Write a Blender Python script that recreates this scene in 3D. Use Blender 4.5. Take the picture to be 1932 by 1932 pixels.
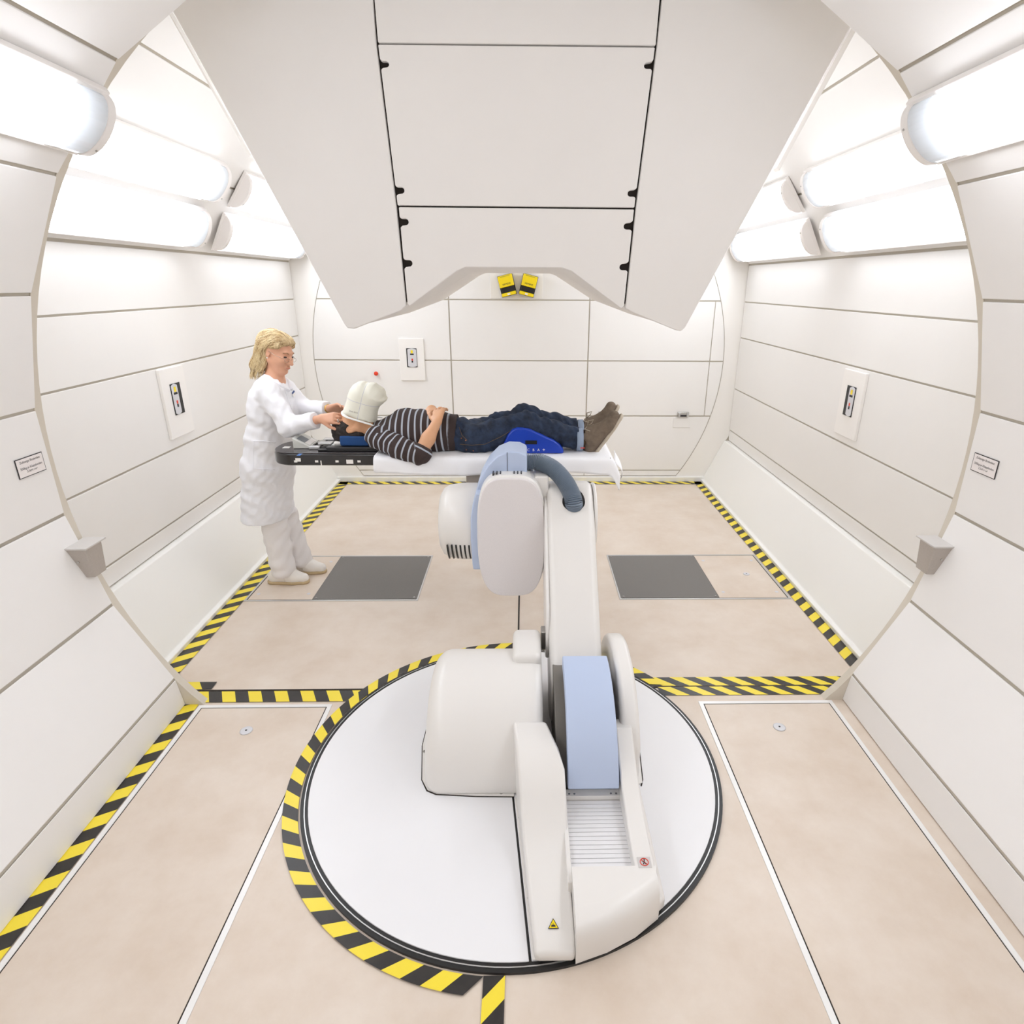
import bpy, bmesh, math, random
import numpy as np
from mathutils import Vector, Matrix
random.seed(7); np.random.seed(7)
for o in list(bpy.data.objects): bpy.data.objects.remove(o)
SC = bpy.context.scene
COL = SC.collection

# ------------------------------------------------------------------ camera, light, exposure
FPX, YAW, PITCH, ROLL, PPX, PPY, CAMH = 1154.95, .0232, .3576, .0068, 1016.645, 966., 1.95
_cy, _sy = math.cos(YAW), math.sin(YAW)
_F = Vector((_sy*math.cos(PITCH), _cy*math.cos(PITCH), -math.sin(PITCH)))
_R0 = Vector((_cy, -_sy, 0)); _U0 = _R0.cross(_F)
_R = math.cos(ROLL)*_R0 + math.sin(ROLL)*_U0
_U = -math.sin(ROLL)*_R0 + math.cos(ROLL)*_U0
CAM = Vector((0, 0, CAMH))
cd = bpy.data.cameras.new('camera'); cam = bpy.data.objects.new('camera', cd); COL.objects.link(cam)
cd.sensor_width = 36; cd.lens = 36*FPX/1932; cd.shift_x = -(PPX-966)/1932; cd.shift_y = (PPY-966)/1932
cd.clip_start = .05
m = Matrix((( _R.x, _U.x, -_F.x, 0), (_R.y, _U.y, -_F.y, 0), (_R.z, _U.z, -_F.z, CAMH), (0, 0, 0, 1)))
cam.matrix_world = m
SC.camera = cam
w = bpy.data.worlds.new('world'); SC.world = w; w.use_nodes = True
w.node_tree.nodes['Background'].inputs[0].default_value = (1, 1, 1, 1)
w.node_tree.nodes['Background'].inputs[1].default_value = .3
SC.view_settings.view_transform = 'Standard'; SC.view_settings.look = 'None'
SC.view_settings.exposure = 0.1; SC.view_settings.gamma = 1; SC.view_settings.use_curve_mapping = False
LAMP, LAMP_RING = 6.7, 8.7           # strength of the fluorescent diffusers
try:
    SC.cycles.max_bounces = 10; SC.cycles.diffuse_bounces = 8
except Exception: pass

def ray(u, v): return _R*((u-PPX)/FPX) - _U*((v-PPY)/FPX) + _F
def P(u, v, y): d = ray(u, v); return CAM + d*(y/d.y)
def PZ(u, v, z=0.): d = ray(u, v); return CAM + d*((z-CAMH)/d.z)

# ------------------------------------------------------------------ materials
def lin(c):
    return tuple((x/255/12.92 if x/255 <= .04045 else ((x/255+.055)/1.055)**2.4) for x in c)
MATS = {}
def mat(name, rgb, rough=.5, metal=0., var=0., vscale=6., bump=0., bscale=80., emit=0., spec=.5, trans=0., rgb2=None, stretch=None, coat=0., sss=0.):
    if name in MATS: return MATS[name]
    m = bpy.data.materials.new(name); m.use_nodes = True; nt = m.node_tree; b = nt.nodes['Principled BSDF']
    c = (*lin(rgb), 1)
    b.inputs['Base Color'].default_value = c; b.inputs['Roughness'].default_value = rough
    b.inputs['Metallic'].default_value = metal; b.inputs['Specular IOR Level'].default_value = spec
    if coat: b.inputs['Coat Weight'].default_value = coat; b.inputs['Coat Roughness'].default_value = .15
    if trans: b.inputs['Transmission Weight'].default_value = trans
    if sss:
        b.inputs['Subsurface Weight'].default_value = sss; b.inputs['Subsurface Radius'].default_value = (.02, .01, .006)
    if emit:
        b.inputs['Emission Color'].default_value = c; b.inputs['Emission Strength'].default_value = emit
    if var or bump:
        tc = nt.nodes.new('ShaderNodeTexCoord'); src = tc.outputs['Object']
        if stretch:
            mp = nt.nodes.new('ShaderNodeMapping'); mp.inputs['Scale'].default_value = stretch
            nt.links.new(src, mp.inputs[0]); src = mp.outputs[0]
    if var:
        n = nt.nodes.new('ShaderNodeTexNoise'); n.inputs['Scale'].default_value = vscale; n.inputs['Detail'].default_value = 6
        n.inputs['Roughness'].default_value = .65
        nt.links.new(src, n.inputs['Vector'])
        r = nt.nodes.new('ShaderNodeValToRGB'); e = r.color_ramp.elements
        e[0].position = .3; e[1].position = .72
        lo = rgb2 if rgb2 else tuple(x*(1-var) for x in rgb)
        e[0].color = (*lin(lo), 1); e[1].color = c
        nt.links.new(n.outputs[0], r.inputs[0]); nt.links.new(r.outputs[0], b.inputs['Base Color'])
    if bump:
        n2 = nt.nodes.new('ShaderNodeTexNoise'); n2.inputs['Scale'].default_value = bscale; n2.inputs['Detail'].default_value = 3
        nt.links.new(src, n2.inputs['Vector'])
        bp = nt.nodes.new('ShaderNodeBump'); bp.inputs['Strength'].default_value = bump; bp.inputs['Distance'].default_value = .004
        nt.links.new(n2.outputs[0], bp.inputs['Height']); nt.links.new(bp.outputs[0], b.inputs['Normal'])
    MATS[name] = m; return m

WALLP = mat('wall_panel_white', (242, 240, 237), .42, var=.012, vscale=1.3)
RINGP = mat('ring_panel_white', (243, 241, 239), .42, var=.012, vscale=1.3)
JOINT = mat('joint_putty', (198, 190, 176), .8)
RIM = mat('rim_beige', (214, 206, 192), .7)
CREAM = mat('cream_surround', (243, 240, 235), .5)
BENCH = mat('bench_white', (243, 242, 238), .35)
FLOORM = mat('linoleum_beige', (228, 216, 203), .38, var=.05, vscale=3.2, rgb2=(214, 197, 179), bump=.02, bscale=300)
NOZ = mat('nozzle_cover', (240, 237, 234), .55, var=.01, vscale=2)
DARK = mat('dark_gap', (46, 38, 32), .8)
BLACK = mat('black_plastic', (22, 21, 21), .4)
YEL = mat('hazard_yellow', (246, 223, 60), .35)
BLK = mat('hazard_black', (50, 46, 44), .35, var=.25, vscale=14)
WHITEG = mat('gloss_white', (238, 237, 235), .3, coat=.2)
ROBOT = mat('robot_white', (232, 229, 225), .32, coat=.15)
ROBOTG = mat('robot_grey_cover', (230, 225, 225), .5, var=.03, vscale=400)
BLUE = mat('robot_pale_blue', (186, 200, 226), .45)
DISC = mat('disc_white', (238, 238, 240), .35, var=.008, vscale=3)
ALU = mat('aluminium', (205, 205, 205), .3, metal=.85)
STEEL = mat('steel', (190, 188, 185), .25, metal=.95)
GREYM = mat('grey_mat', (142, 138, 134), .85, var=.25, vscale=420)
BRACK = mat('bracket_grey', (186, 178, 170), .55, var=.05, vscale=160)
PLATE = mat('white_plate', (245, 242, 238), .4)
LENS = mat('lit_lens', (242, 247, 255), .3, emit=LAMP)
LENSR = mat('lit_lens_ring', (242, 247, 255), .3, emit=LAMP_RING)
LENSEND = mat('frosted_lens_end', (222, 225, 227), .12, spec=.7)
def _tl(m, fac):
    nt = m.node_tree; t = nt.nodes.new('ShaderNodeBsdfTranslucent'); t.inputs[0].default_value = (.43, .43, .42, 1); x = nt.nodes.new('ShaderNodeMixShader'); x.inputs[0].default_value = fac
    nt.links.new(nt.nodes['Principled BSDF'].outputs[0], x.inputs[1]); nt.links.new(t.outputs[0], x.inputs[2]); nt.links.new(x.outputs[0], nt.nodes['Material Output'].inputs[0])
_tl(LENSEND, .22)
LAMPW = mat('lamp_housing', (243, 239, 236), .4)
SIGNW = mat('sign_white', (240, 234, 232), .5)
INK = mat('ink_black', (40, 36, 38), .6)
YDEV = mat('device_yellow', (250, 222, 10), .35)
RED = mat('button_red', (226, 62, 30), .35)
SILV = mat('device_silver', (214, 214, 218), .35)
CARBON = mat('carbon_black', (38, 35, 35), .22, coat=.4, var=.1, vscale=60)
PADBLUE = mat('cushion_blue', (22, 70, 128), .75, bump=.15, bscale=200)
WEDGE = mat('wedge_blue', (18, 62, 178), .35)
CLOTH = mat('paper_sheet_white', (243, 243, 245), .75, bump=.05, bscale=30)
COATM = mat('coat_white', (240, 240, 244), .8, bump=.1, bscale=140)
TROUS = mat('trousers_white', (236, 232, 231), .85, bump=.1, bscale=140)
SKINW = mat('skin_woman', (220, 166, 136), .5, sss=.1, var=.03, vscale=25)
SKINM = mat('skin_man', (226, 172, 132), .5, sss=.1, var=.04, vscale=25)
LIPS = mat('lips', (206, 138, 118), .5)
EYE = mat('eye_dark', (52, 38, 34), .2)
BROW = mat('brow', (150, 112, 80), .8)
HAIRB = mat('hair_blonde', (234, 214, 170), .5, var=.3, vscale=9, rgb2=(160, 126, 80), bump=.6, bscale=40, stretch=(9, 9, 1.2))
HAIRS = mat('hair_strands', (240, 224, 184), .45, var=.2, vscale=30, rgb2=(214, 186, 134))
HAIRD = mat('hair_dark', (38, 26, 18), .55, var=.4, vscale=60, bump=.8, bscale=120)
DENIM = mat('denim', (48, 63, 88), .9, var=.5, vscale=16, rgb2=(22, 28, 42), bump=.35, bscale=120)
CUFF = mat('denim_cuff_pale', (150, 164, 184), .9, bump=.3, bscale=200)
SUEDE = mat('suede_taupe', (128, 112, 96), .95, var=.18, vscale=40, bump=.3, bscale=300)
SOLE = mat('sole_pale', (186, 174, 156), .8)
LACE = mat('lace', (168, 156, 138), .9)
SHOEW = mat('shoe_white', (238, 233, 226), .5)
SHOESOLE = mat('shoe_sole_tan', (196, 174, 136), .7)
HOSE = mat('hose_grey', (108, 122, 138), .35, spec=.6)
GOLD = mat('gold', (206, 170, 80), .3, metal=.9)
BADGE = mat('badge_blue', (60, 84, 140), .5)
GLASSF = mat('spectacle_frame', (190, 178, 165), .25, metal=.7)
SWT_BASE, SWT_LINE = (62, 50, 48), (176, 182, 192)

def stripe_mat():
    m = bpy.data.materials.new('striped_knit'); m.use_nodes = True; nt = m.node_tree; b = nt.nodes['Principled BSDF']
    a = nt.nodes.new('ShaderNodeAttribute'); a.attribute_name = 'stripe'
    f = nt.nodes.new('ShaderNodeMath'); f.operation = 'FRACT'; nt.links.new(a.outputs['Fac'], f.inputs[0])
    r = nt.nodes.new('ShaderNodeValToRGB'); r.color_ramp.interpolation = 'CONSTANT'
    e = r.color_ramp.elements; e[0].position = 0; e[0].color = (*lin(SWT_BASE), 1); e[1].position = .73; e[1].color = (*lin(SWT_LINE), 1)
    nt.links.new(f.outputs[0], r.inputs[0]); nt.links.new(r.outputs[0], b.inputs['Base Color']); b.inputs['Roughness'].default_value = .95
    tc = nt.nodes.new('ShaderNodeTexCoord'); n = nt.nodes.new('ShaderNodeTexNoise'); n.inputs['Scale'].default_value = 250
    bp = nt.nodes.new('ShaderNodeBump'); bp.inputs['Strength'].default_value = .3; bp.inputs['Distance'].default_value = .003
    nt.links.new(tc.outputs['Object'], n.inputs['Vector']); nt.links.new(n.outputs[0], bp.inputs['Height']); nt.links.new(bp.outputs[0], b.inputs['Normal'])
    return m
KNIT = stripe_mat()
KNITPLAIN = mat('knit_plain', SWT_BASE, .95, bump=.3, bscale=250)

# ------------------------------------------------------------------ object helpers
def tag(o, label=None, cat=None, group=None, kind=None):
    if label: o['label'] = label
    if cat: o['category'] = cat
    if group: o['group'] = group
    if kind: o['kind'] = kind
    return o
def thing(name, loc, label, cat, group=None):
    o = bpy.data.objects.new(name, None); COL.objects.link(o); o.location = loc; o.empty_display_size = .05
    return tag(o, label, cat, group)
def put(o, parent):
    if parent is not None:
        o.parent = parent
        if parent.type == 'EMPTY': o.matrix_parent_inverse = Matrix.Translation(-Vector(parent.location))
    return o
def mk(name, verts, faces, mt, parent=None, smooth=False, bevel=0., seg=2, sub=0, auto=False):
    me = bpy.data.meshes.new(name); me.from_pydata([tuple(v) for v in verts], [], faces); me.update()
    bm = bmesh.new(); bm.from_mesh(me); bmesh.ops.recalc_face_normals(bm, faces=bm.faces); bm.to_mesh(me); bm.free()
    for x in (mt if isinstance(mt, (list, tuple)) else [mt]): me.materials.append(x)
    o = bpy.data.objects.new(name, me); COL.objects.link(o)
    if smooth or bevel: me.polygons.foreach_set('use_smooth', [True]*len(me.polygons))
    if bevel:
        b = o.modifiers.new('bevel', 'BEVEL'); b.width = bevel; b.segments = seg; b.limit_method = 'ANGLE'; b.angle_limit = math.radians(28)
        b.harden_normals = True
    if sub:
        s = o.modifiers.new('sub', 'SUBSURF'); s.levels = sub; s.render_levels = sub
    return put(o, parent)
def prism(name, pts, ext, mt, parent=None, bevel=0., seg=2):
    n = len(pts); pts = [Vector(p) for p in pts]; e = Vector(ext)
    v = pts + [p+e for p in pts]
    f = [list(range(n))[::-1], list(range(n, 2*n))] + [[i, (i+1) % n, n+(i+1) % n, n+i] for i in range(n)]
    return mk(name, v, f, mt, parent, bevel=bevel, seg=seg)
def box(name, lo, hi, mt, parent=None, bevel=0., seg=2):
    x0, y0, z0 = lo; x1, y1, z1 = hi
    return prism(name, [(x0, y0, z0), (x1, y0, z0), (x1, y1, z0), (x0, y1, z0)], (0, 0, z1-z0), mt, parent, bevel, seg)
def disc(name, c, axis, r, h, mt, parent=None, n=32, bevel=0.):
    a = Vector(axis).normalized(); s = a.orthogonal().normalized(); t = a.cross(s)
    return prism(name, [Vector(c)+s*(r*math.cos(2*math.pi*i/n))+t*(r*math.sin(2*math.pi*i/n)) for i in range(n)], a*h, mt, parent, bevel)
def lathe(name, c, axis, prof, mt, parent=None, n=48, bevel=0):
    a = Vector(axis).normalized(); s = a.orthogonal().normalized(); t = a.cross(s); v = []; f = []
    for (h, r) in prof:
        for i in range(n):
            an = 2*math.pi*i/n; v.append(Vector(c)+a*h+(s*math.cos(an)+t*math.sin(an))*r)
    k = len(prof)
    for j in range(k-1):
        for i in range(n): f.append([j*n+i, j*n+(i+1) % n, (j+1)*n+(i+1) % n, (j+1)*n+i])
    f.append(list(range(n))[::-1]); f.append([(k-1)*n+i for i in range(n)])
    return mk(name, v, f, mt, parent, smooth=True)
def tube(name, pts, rad, mt, parent=None, n=10, closed=False):
    pts = [Vector(p) for p in pts]; v = []; f = []; k = len(pts)
    rr = rad if isinstance(rad, (list, tuple)) else [rad]*k
    prev = None
    for i, p in enumerate(pts):
        d = (pts[(i+1) % k]-pts[i-1]) if closed else (pts[min(i+1, k-1)]-pts[max(i-1, 0)])
        d.normalize()
        s = d.orthogonal().normalized() if prev is None else (prev-d*prev.dot(d)).normalized()
        prev = s; t = d.cross(s)
        for j in range(n):
            a = 2*math.pi*j/n; v.append(p+(s*math.cos(a)+t*math.sin(a))*rr[i])
    for i in range(k if closed else k-1):
        for j in range(n): f.append([i*n+j, i*n+(j+1) % n, ((i+1) % k)*n+(j+1) % n, ((i+1) % k)*n+j])
    if not closed: f.append(list(range(n))[::-1]); f.append([(k-1)*n+j for j in range(n)])
    return mk(name, v, f, mt, parent, smooth=True)
def text(name, body, size, loc, xd, yd, mt, parent=None):
    cu = bpy.data.curves.new(name, 'FONT'); cu.body = body; cu.size = size; cu.align_x = 'CENTER'; cu.align_y = 'CENTER'
    cu.extrude = 0; cu.resolution_u = 3
    t = bpy.data.objects.new('tmp', cu); COL.objects.link(t)
    dg = bpy.context.evaluated_depsgraph_get(); me = bpy.data.meshes.new_from_object(t.evaluated_get(dg))
    bpy.data.objects.remove(t); bpy.data.curves.remove(cu)
    loc, xd, yd = Vector(loc), Vector(xd).normalized(), Vector(yd).normalized()
    for v in me.vertices: v.co = loc + xd*v.co.x + yd*v.co.y
    me.materials.clear(); me.materials.append(mt); me.name = name
    o = bpy.data.objects.new(name, me); COL.objects.link(o); return put(o, parent)
def clip(poly, a, b, c):          # keep a*x+b*y<=c
    out = []
    for i in range(len(poly)):
        p, q = poly[i], poly[(i+1) % len(poly)]; dp, dq = a*p[0]+b*p[1]-c, a*q[0]+b*q[1]-c
        if dp <= 0: out.append(p)
        if dp*dq < 0: t = dp/(dp-dq); out.append((p[0]+t*(q[0]-p[0]), p[1]+t*(q[1]-p[1])))
    return out

# ------------------------------------------------------------------ signed-distance modelling (people, soft covers)
class Field:
    def __init__(s, lo, hi, h):
        s.lo = np.array(lo, float); s.h = h
        s.n = np.ceil((np.array(hi)-s.lo)/h).astype(int)+1
        s.ax = [s.lo[i]+h*np.arange(s.n[i]) for i in range(3)]
        s.F = np.full(s.n, .5, np.float32)
    def sub(s, lo, hi):
        a = np.clip(np.floor((lo-s.lo)/s.h).astype(int), 0, s.n); b = np.clip(np.ceil((hi-s.lo)/s.h).astype(int)+1, 0, s.n)
        sl = tuple(slice(a[i], b[i]) for i in range(3))
        return sl, s.ax[0][sl[0]][:, None, None], s.ax[1][sl[1]][None, :, None], s.ax[2][sl[2]][None, None, :]
    def comb(s, sl, d, k, op='+'):
        A = s.F[sl]
        if A.size == 0: return
        if op == '+':
            if k > 0:
                h = np.clip(.5+.5*(A-d)/k, 0, 1); s.F[sl] = A*(1-h)+d*h-k*h*(1-h)
            else: s.F[sl] = np.minimum(A, d)
        else: s.F[sl] = np.maximum(A, -d)
    def cone(s, p, r, q, r2, k=.02, sc=(1, 1, 1), op='+'):
        p, q = np.array(p, float), np.array(q, float); sc = np.array(sc, float); mg = .06
        R = max(r, r2); ex = R/np.minimum(sc, 1)+mg
        sl, X, Y, Z = s.sub(np.minimum(p, q)-ex, np.maximum(p, q)+ex)
        c = (p+q)/2; a, b = c+(p-c)*1, q
        px, py, pz = (X-p[0])*sc[0], (Y-p[1])*sc[1], (Z-p[2])*sc[2]
        v = (q-p)*sc; L = v@v+1e-12
        t = np.clip((px*v[0]+py*v[1]+pz*v[2])/L, 0, 1)
        d = np.sqrt((px-t*v[0])**2+(py-t*v[1])**2+(pz-t*v[2])**2)-(r+(r2-r)*t)
        s.comb(sl, d.astype(np.float32), k, op)
    def ell(s, c, rad, k=.02, ax=None, op='+'):
        c = np.array(c, float); rad = np.array(rad, float); R = rad.max()+.05
        sl, X, Y, Z = s.sub(c-R, c+R); X, Y, Z = X-c[0], Y-c[1], Z-c[2]
        if ax is None: U = (X, Y, Z)
        else: U = [X*a[0]+Y*a[1]+Z*a[2] for a in ax]
        k0 = np.sqrt(sum((U[i]/rad[i])**2 for i in range(3)))+1e-9
        k1 = np.sqrt(sum((U[i]/rad[i]**2)**2 for i in range(3)))+1e-9
        s.comb(sl, (k0*(k0-1)/k1).astype(np.float32), k, op)
    def plane(s, p, n):          # remove the side n points to
        n = np.array(n, float); p = np.array(p, float)
        X, Y, Z = s.ax[0][:, None, None], s.ax[1][None, :, None], s.ax[2][None, None, :]
        s.F = np.maximum(s.F, ((X-p[0])*n[0]+(Y-p[1])*n[1]+(Z-p[2])*n[2]).astype(np.float32))
    def wave(s, amp, fx, fy, fz, ph=0.):
        X, Y, Z = s.ax[0][:, None, None], s.ax[1][None, :, None], s.ax[2][None, None, :]
        s.F = s.F + (amp*np.sin(fx*X+fy*Y+fz*Z+ph+1.3*np.sin(.37*fz*X-.41*fx*Z+.3*fy*Y))).astype(np.float32)
    def mesh(s):
        F = s.F; I = F < 0; h = s.h
        cnt = np.zeros(np.array(F.shape)-1, np.float32); acc = np.zeros((*cnt.shape, 3), np.float32)
        nx, ny, nz = cnt.shape
        for a in range(3):
            o1, o2 = [i for i in range(3) if i != a]
            for i in (0, 1):
                for j in (0, 1):
                    s0 = [slice(None)]*3; s1 = [slice(None)]*3
                    off = [0, 0, 0]; off[o1] = i; off[o2] = j
                    for q in range(3): s0[q] = slice(off[q], off[q]+cnt.shape[q])
                    s1 = list(s0); s1[a] = slice(1, 1+cnt.shape[a])
                    A, B = F[tuple(s0)], F[tuple(s1)]; mk_ = (A < 0) != (B < 0)
                    t = np.where(mk_, A/np.where(mk_, A-B, 1), 0)
                    cnt += mk_
                    acc[..., a] += np.where(mk_, t, 0); acc[..., o1] += mk_*i; acc[..., o2] += mk_*j
        act = cnt > 0; idx = np.full(cnt.shape, -1, np.int64); idx[act] = np.arange(act.sum())
        g = np.argwhere(act); V = (g+acc[act]/cnt[act][:, None])*h+s.lo
        Q = []
        for a in range(3):
            o1, o2 = (a+1) % 3, (a+2) % 3
            s0 = [slice(1, -1)]*3; s0[a] = slice(None, -1); s1 = list(s0); s1[a] = slice(1, None)
            A, B = I[tuple(s0)], I[tuple(s1)]
            for fl in (0, 1):
                e = np.argwhere((A & ~B) if fl == 0 else (~A & B))
                if not len(e): continue
                e[:, o1] += 1; e[:, o2] += 1
                def cl(i, j):
                    c = e.copy(); c[:, o1] -= i; c[:, o2] -= j
                    return idx[c[:, 0], c[:, 1], c[:, 2]]
                q = np.stack([cl(1, 1), cl(0, 1), cl(0, 0), cl(1, 0)], 1)
                Q.append(q if fl == 0 else q[:, ::-1])
        return V, np.concatenate(Q)
    def obj(s, name, mt, parent=None, smooth_it=2, attr=None):
        V, Q = s.mesh()
        if smooth_it:
            e = np.concatenate([Q[:, [0, 1]], Q[:, [1, 2]], Q[:, [2, 3]], Q[:, [3, 0]]])
            for _ in range(smooth_it):
                a = np.zeros_like(V); c = np.zeros(len(V))
                for i in range(3): a[:, i] = np.bincount(e[:, 0], V[e[:, 1], i], len(V))+np.bincount(e[:, 1], V[e[:, 0], i], len(V))
                c = np.bincount(e[:, 0], minlength=len(V))+np.bincount(e[:, 1], minlength=len(V))
                V = V*.5+.5*a/np.maximum(c, 1)[:, None]
        me = bpy.data.meshes.new(name); me.vertices.add(len(V)); me.vertices.foreach_set('co', V.astype(np.float32).ravel())
        me.loops.add(Q.size); me.loops.foreach_set('vertex_index', Q.astype(np.int32).ravel())
        me.polygons.add(len(Q)); me.polygons.foreach_set('loop_start', np.arange(0, Q.size, 4, dtype=np.int32))
        me.update(calc_edges=True); me.validate()
        me.polygons.foreach_set('use_smooth', [True]*len(me.polygons))
        if attr is not None:
            at = me.attributes.new('stripe', 'FLOAT', 'POINT'); at.data.foreach_set('value', attr(V).astype(np.float32))
        me.materials.append(mt); o = bpy.data.objects.new(name, me); COL.objects.link(o)
        return put(o, parent)

# ================================================================== THE ROOM
CX, CZ, RR, RB = -.04, 1.22, 1.964, 2.28     # drum axis, ring radius, rear vault radius
YR, YB, YF = 2.53, 6.16, -1.6
def mir(x): return 2*CX-x
def pol(a, r): a = math.radians(a); return (CX+r*math.cos(a), CZ+r*math.sin(a))

# floor
fl = mk('floor', [(-1.72, YF, 0), (1.66, YF, 0), (1.66, 2.62, 0), (1.93, 2.62, 0), (1.93, YB+.05, 0), (-2.01, YB+.05, 0), (-2.01, 2.62, 0), (-1.72, 2.62, 0)],
        [[0, 1, 2, 3, 4, 5, 6, 7]], FLOORM); tag(fl, 'beige mottled linoleum floor', kind='structure')
sm = box('floor_seam', (-.048, 2.98, .0005), (-.038, YB, .002), DARK, fl)
box('floor_seam', (-1.70, 2.623, .0005), (1.62, 2.635, .0022), DARK, fl)

# rear side walls: flat panels with open joints
ZJ = [.44, .55, .97, 1.465, 1.795, 2.122]
for side, sgn in (('right', 1), ('left', -1)):
    X = 2.10 if sgn > 0 else mir(2.10)
    wl = mk('wall_'+side, [(X+sgn*.009, 2.5, 0), (X+sgn*.009, YB+.1, 0), (X+sgn*.009, YB+.1, 2.2), (X+sgn*.009, 2.5, 2.2)], [[0, 1, 2, 3]], JOINT)
    tag(wl, 'smooth white panelled side wall of the treatment room', kind='structure')
    for a, b in zip(ZJ[:-1], ZJ[1:]):
        box('panel', (min(X, X+sgn*.0085), 2.5, a+.005), (max(X, X+sgn*.0085), YB-.006, b-.005), WALLP, wl, bevel=.003)
    # sloping bench at the foot of the wall
    xx = (lambda x: x) if sgn > 0 else mir
    bn = prism('trim_'+('1' if sgn > 0 else '2'), [(xx(2.12), 2.56, .0), (xx(2.12), 2.56, .437), (xx(2.06), 2.56, .437), (xx(1.875), 2.56, .03), (xx(1.845), 2.56, .028), (xx(1.845), 2.56, 0)], (0, YB-2.56, 0), BENCH, bevel=.006)
    tag(bn, 'white sloping kick bench along the foot of the side wall', kind='structure')

# vault with the lamp panels
VA = [(2.10, 2.126), pol(34.7, RB), pol(46.6, RB), pol(58.5, RB), pol(70.4, RB), pol(82.3, RB)]
VL = VA + [(mir(x), z) for x, z in VA[::-1]]
cl = bpy.data.objects
back = []
for (x, z) in VL:
    d = Vector((x-CX, z-CZ)).normalized()*.009; back.append((x+d.x, z+d.y))
ce = mk('ceiling', [(x, 2.5, z) for x, z in back]+[(x, YB+.1, z) for x, z in back], [[i, i+1, len(back)+i+1, len(back)+i] for i in range(len(back)-1)], JOINT)
tag(ce, 'white panelled vault over the treatment room', kind='structure')
for (a, b) in zip(VL[:-1], VL[1:]):
    A, B = Vector((a[0], 0, a[1])), Vector((b[0], 0, b[1])); t = (B-A).normalized()
    n = Vector((CX, 0, CZ))-(A+B)/2; n.normalize()
    A2, B2 = A+t*.006, B-t*.006
    o = Vector((0, 2.5, 0))
    prism('panel', [A2+o, B2+o, B2+o-n*.0085, A2+o-n*.0085], (0, YB-2.506, 0), WALLP, ce, bevel=.003)

# back wall: cream surround, round door of panels
outer = [(1.875, .0), (2.06, .437), (2.10, .437)] + VL[:] + [(mir(2.10), .437), (mir(2.06), .437), (mir(1.875), 0)]
wb = mk('wall_back', [(x*1.02, YB+.006, z) for x, z in outer], [list(range(len(outer)))], JOINT)
tag(wb, 'white back wall with a round panelled door', kind='structure')
RC, bc = 2.012, (-.05, CZ)
def hit_outer(a):
    d = (math.cos(a), math.sin(a)); best = 9
    for i in range(len(outer)):
        p, q = outer[i], outer[(i+1) % len(outer)]
        ex, ez = q[0]-p[0], q[1]-p[1]; det = d[0]*(-ez)+ex*d[1]
        if abs(det) < 1e-9: continue
        rx, rz = p[0]-bc[0], p[1]-bc[1]
        t = (rx*(-ez)+ex*rz)/det; s = (d[0]*rz-d[1]*rx)/det
        if t > 0 and -1e-6 <= s <= 1+1e-6: best = min(best, t)
    return best
v = []; f = []; a0, a1, N = math.radians(-37), math.radians(217), 110
for i in range(N+1):
    a = a0+(a1-a0)*i/N; r = max(hit_outer(a)+.01, RC+.004)
    v += [(bc[0]+RC*math.cos(a), YB, bc[1]+RC*math.sin(a)), (bc[0]+r*math.cos(a), YB, bc[1]+r*math.sin(a))]
    if i: f.append([2*i-2, 2*i-1, 2*i+1, 2*i])
mk('door_surround', v, f, CREAM, wb)
circ = [(bc[0]+(RC-.006)*math.cos(2*math.pi*i/144), bc[1]+(RC-.006)*math.sin(2*math.pi*i/144)) for i in range(144)]
xs = [-2.2, -.727, .615, 2.2]; zs = [.055, .115, .69, 1.236, 1.80, 2.45, 3.4]
for i in range(3):
    for j in range(6):
        g = .0055 if j > 0 else .004
        cells = [(xs[i]+g, xs[i+1]-g)]
        if i == 2 and j in (2, 3): cells = [(xs[i]+g, 1.819), (1.826, xs[i+1]-g)]
        for (xa, xb) in cells:
            q = clip(clip(clip(clip(circ, 1, 0, xb), -1, 0, -xa), 0, 1, zs[j+1]-g), 0, -1, -(zs[j]+g))
            if len(q) > 2: prism('panel', [(x, YB-.004, z) for x, z in q], (0, .009, 0), WALLP, wb, bevel=.003)
bb = box('baseboard_back', (mir(1.88), YB-.035, 0), (1.88, YB+.02, .05), BENCH, bevel=.004); tag(bb, 'white kick board along the back wall', kind='structure')

# near ring: polygonal drum of panels around the camera
AR_ = [-32.9+13.27*i for i in range(7)]
AJ = AR_ + [68, 90, 112] + [180-a for a in AR_[::-1]]      # right side upward over the top to the left
ring = {}
rb = [pol(a, RR+.009) for a in AJ]; rbk = [(1.60, 0)] + [rb[0]] + rb[1:] + [(mir(1.60), 0)]
for nm, lo, hi, lab in (('wall_near_right', 0, 7, 'white panelled ring wall, right half'), ('ceiling_near', 7, 11, 'white panelled crown of the ring'), ('wall_near_left', 11, 18, 'white panelled ring wall, left half')):
    pts = rbk[lo:hi+1]
    n = len(pts)
    o = mk(nm, [(x, YF, z) for x, z in pts]+[(x, YR-.01, z) for x, z in pts], [[i, i+1, n+i+1, n+i] for i in range(n-1)], JOINT)
    tag(o, lab, kind='structure'); ring[nm] = (o, lo, hi)
prof = [(1.588, .0)] + [pol(a, RR) for a in AJ] + [(mir(1.588), 0)]
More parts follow.
